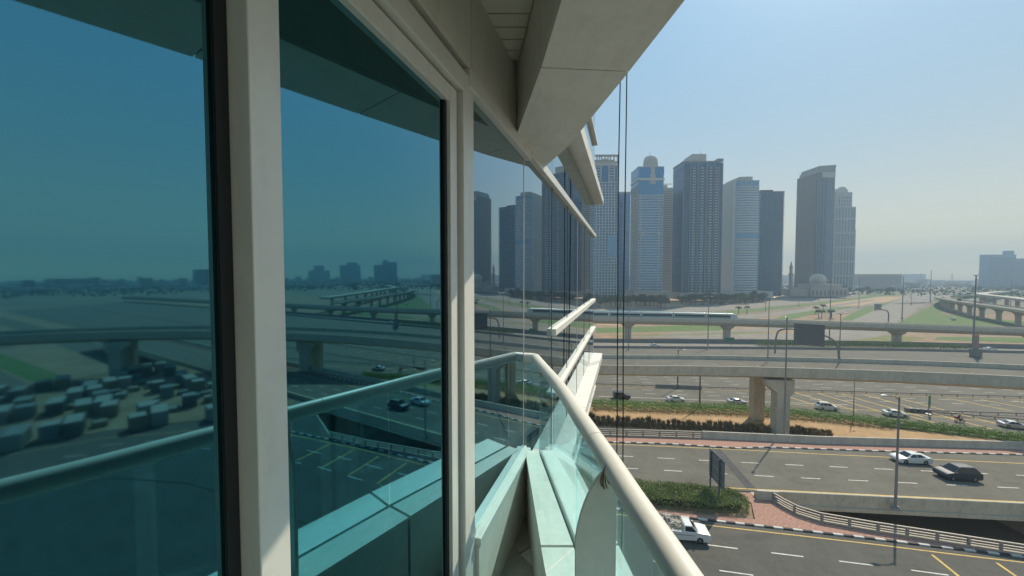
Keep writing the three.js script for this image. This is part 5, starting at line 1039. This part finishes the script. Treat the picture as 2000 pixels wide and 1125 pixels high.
// ------------------------------------------------------------------ storage yard east of the tower (seen mirrored in the door glass)
{
  sheet('yard', [[106, -40], [158, -40], [156, 35.5], [85, 41], [84, 31], [90, 26], [99, 13], [105, -6]], 0.03, mat.soil, 'sandy storage yard beside the service road');
  const cols = [M([0.26, 0.26, 0.23], 0.8), M([0.17, 0.19, 0.18], 0.8), M([0.10, 0.115, 0.11], 0.8), M([0.20, 0.17, 0.12], 0.8)];
  const rib = (L) => { const rb = new MB(); for (let q = -L / 2 + 0.3; q < L / 2 - 0.3; q += 0.5) rb.box(q, q + 0.22, 0.2, 2.4, -1.25, -1.20).box(q, q + 0.22, 0.2, 2.4, 1.20, 1.25); return rb.geo(); };
  const kindsC = [3.2, 4.5, 6].map(L => ({ L, shell: rbox(-L / 2, L / 2, 0, 2.55, -1.2, 1.2, 0.05), ribs: rib(L), roof: box(-L / 2 + 0.08, L / 2 - 0.08, 2.551, 2.62, -1.12, 1.12).geo() }));
  const lo = x => x < 96 ? 30 - (x - 86) * 1.5 : x < 103 ? 15 - (x - 96) * 2.6 : -36, hi = x => 46 - x * 0.085; let i = 0;
  for (let x = 90; x < 153; x += 6.4) for (let d = lo(x) + 3; d < hi(x) - 1.5; d += 3.2) {
    if (rnd() < 0.34) continue; const px = x + rr(-0.8, 0.8), pd = d + rr(-0.5, 0.5);
    if (rnd() < 0.62) { const k = kindsC[Math.floor(rnd() * 3)], t = thing('site_cabin', 'small ribbed steel cabin in the storage yard', 'container', [px, 0.03, -pd], 0.16 + rr(-0.08, 0.08), 'cabins in the storage yard'), m = cols[i++ % 4]; mesh('shell', k.shell, m, t); stuff(mesh('ribs', k.ribs, m, t)); mesh('roof', k.roof, cols[(i * 7) % 3 ? 0 : 1], t); }
    else { const t = thing('block_pallet', 'wrapped pallet of blocks in the storage yard', 'pallet', [px, 0.03, -pd], rr(0, 0.5), 'pallets in the storage yard'); mesh('stack', rbox(-1.2, 1.2, 0.15, rr(0.8, 1.5), -1, 1, 0.06), cols[i++ % 4], t); mesh('pallet_base', box(-1.2, 1.2, 0, 0.14, -1, 1), mat.bark, t); }
  }
}
// ------------------------------------------------------------------ far plain: low town and power pylons
{
  const a = new MB(), b = new MB(), c = new MB();
  for (let i = 0; i < 1500; i++) { const az = rr(8, 100) * DEG, R = rr(1150, 3000), x = Math.sin(az) * R, d = Math.cos(az) * R; if (R < 1700 && az > 48 * DEG && az < 58 * DEG) continue; if (x < d * 0.75 && R < 1300) continue; const w = rr(8, 34), h = rr(4, 11) * (rnd() < 0.07 ? 2.6 : 1), g = [a, b, c][i % 3]; g.box(x, x + w, LOW - 0.3, LOW + h, -d - rr(8, 24), -d); }
  [[a, tw.pale, 'pale low houses of the far hazy town'], [b, tw.grey, 'grey low sheds of the far hazy town'], [c, tw.beige, 'sandy low blocks of the far hazy town']].forEach(([g, m, l]) => { const o = mesh('distant_town', g, m); o.userData = { kind: 'stuff', label: l, category: 'buildings' }; });
  const f = mesh('distant_trees', leafCloud(9000, () => { const az = rr(30, 100) * DEG, R = rr(900, 2300); return V(Math.sin(az) * R, LOW + rr(0, 6), -Math.cos(az) * R); }, 3.2, 1), leafMats[2]); f.userData = { kind: 'stuff', label: 'scattered dark scrub on the far hazy plain', category: 'scrub' };
  const py = new MB(); for (const s of [[-1, -1], [1, -1], [1, 1], [-1, 1]]) bar(py, [s[0] * 4, 0, s[1] * 4], [s[0] * 0.6, 44, s[1] * 0.6], 0.35, 4); for (const y of [8, 16, 24, 32]) { const k = 4 - 3.4 * y / 44, k2 = 4 - 3.4 * (y + 8) / 44; bar(py, [-k, y, k], [k2, y + 8, k2], 0.25, 4); bar(py, [k, y, k], [-k2, y + 8, k2], 0.25, 4); } for (const y of [28, 35, 42]) bar(py, [-9, y, 0], [9, y, 0], 0.4, 4);
  const pg = py.geo(); for (const [x, d] of [[1450, 1560], [1640, 1600], [1830, 1640], [2020, 1680], [1300, 1530], [2300, 1500]]) { const t = thing('power_pylon', 'lattice power pylon on the hazy desert horizon', 'pylon', [x, LOW - 0.2, -d], 0.9, 'power pylons on the horizon'); mesh('lattice', pg, tw.slate, t); }
}
renderer.render(scene, camera);
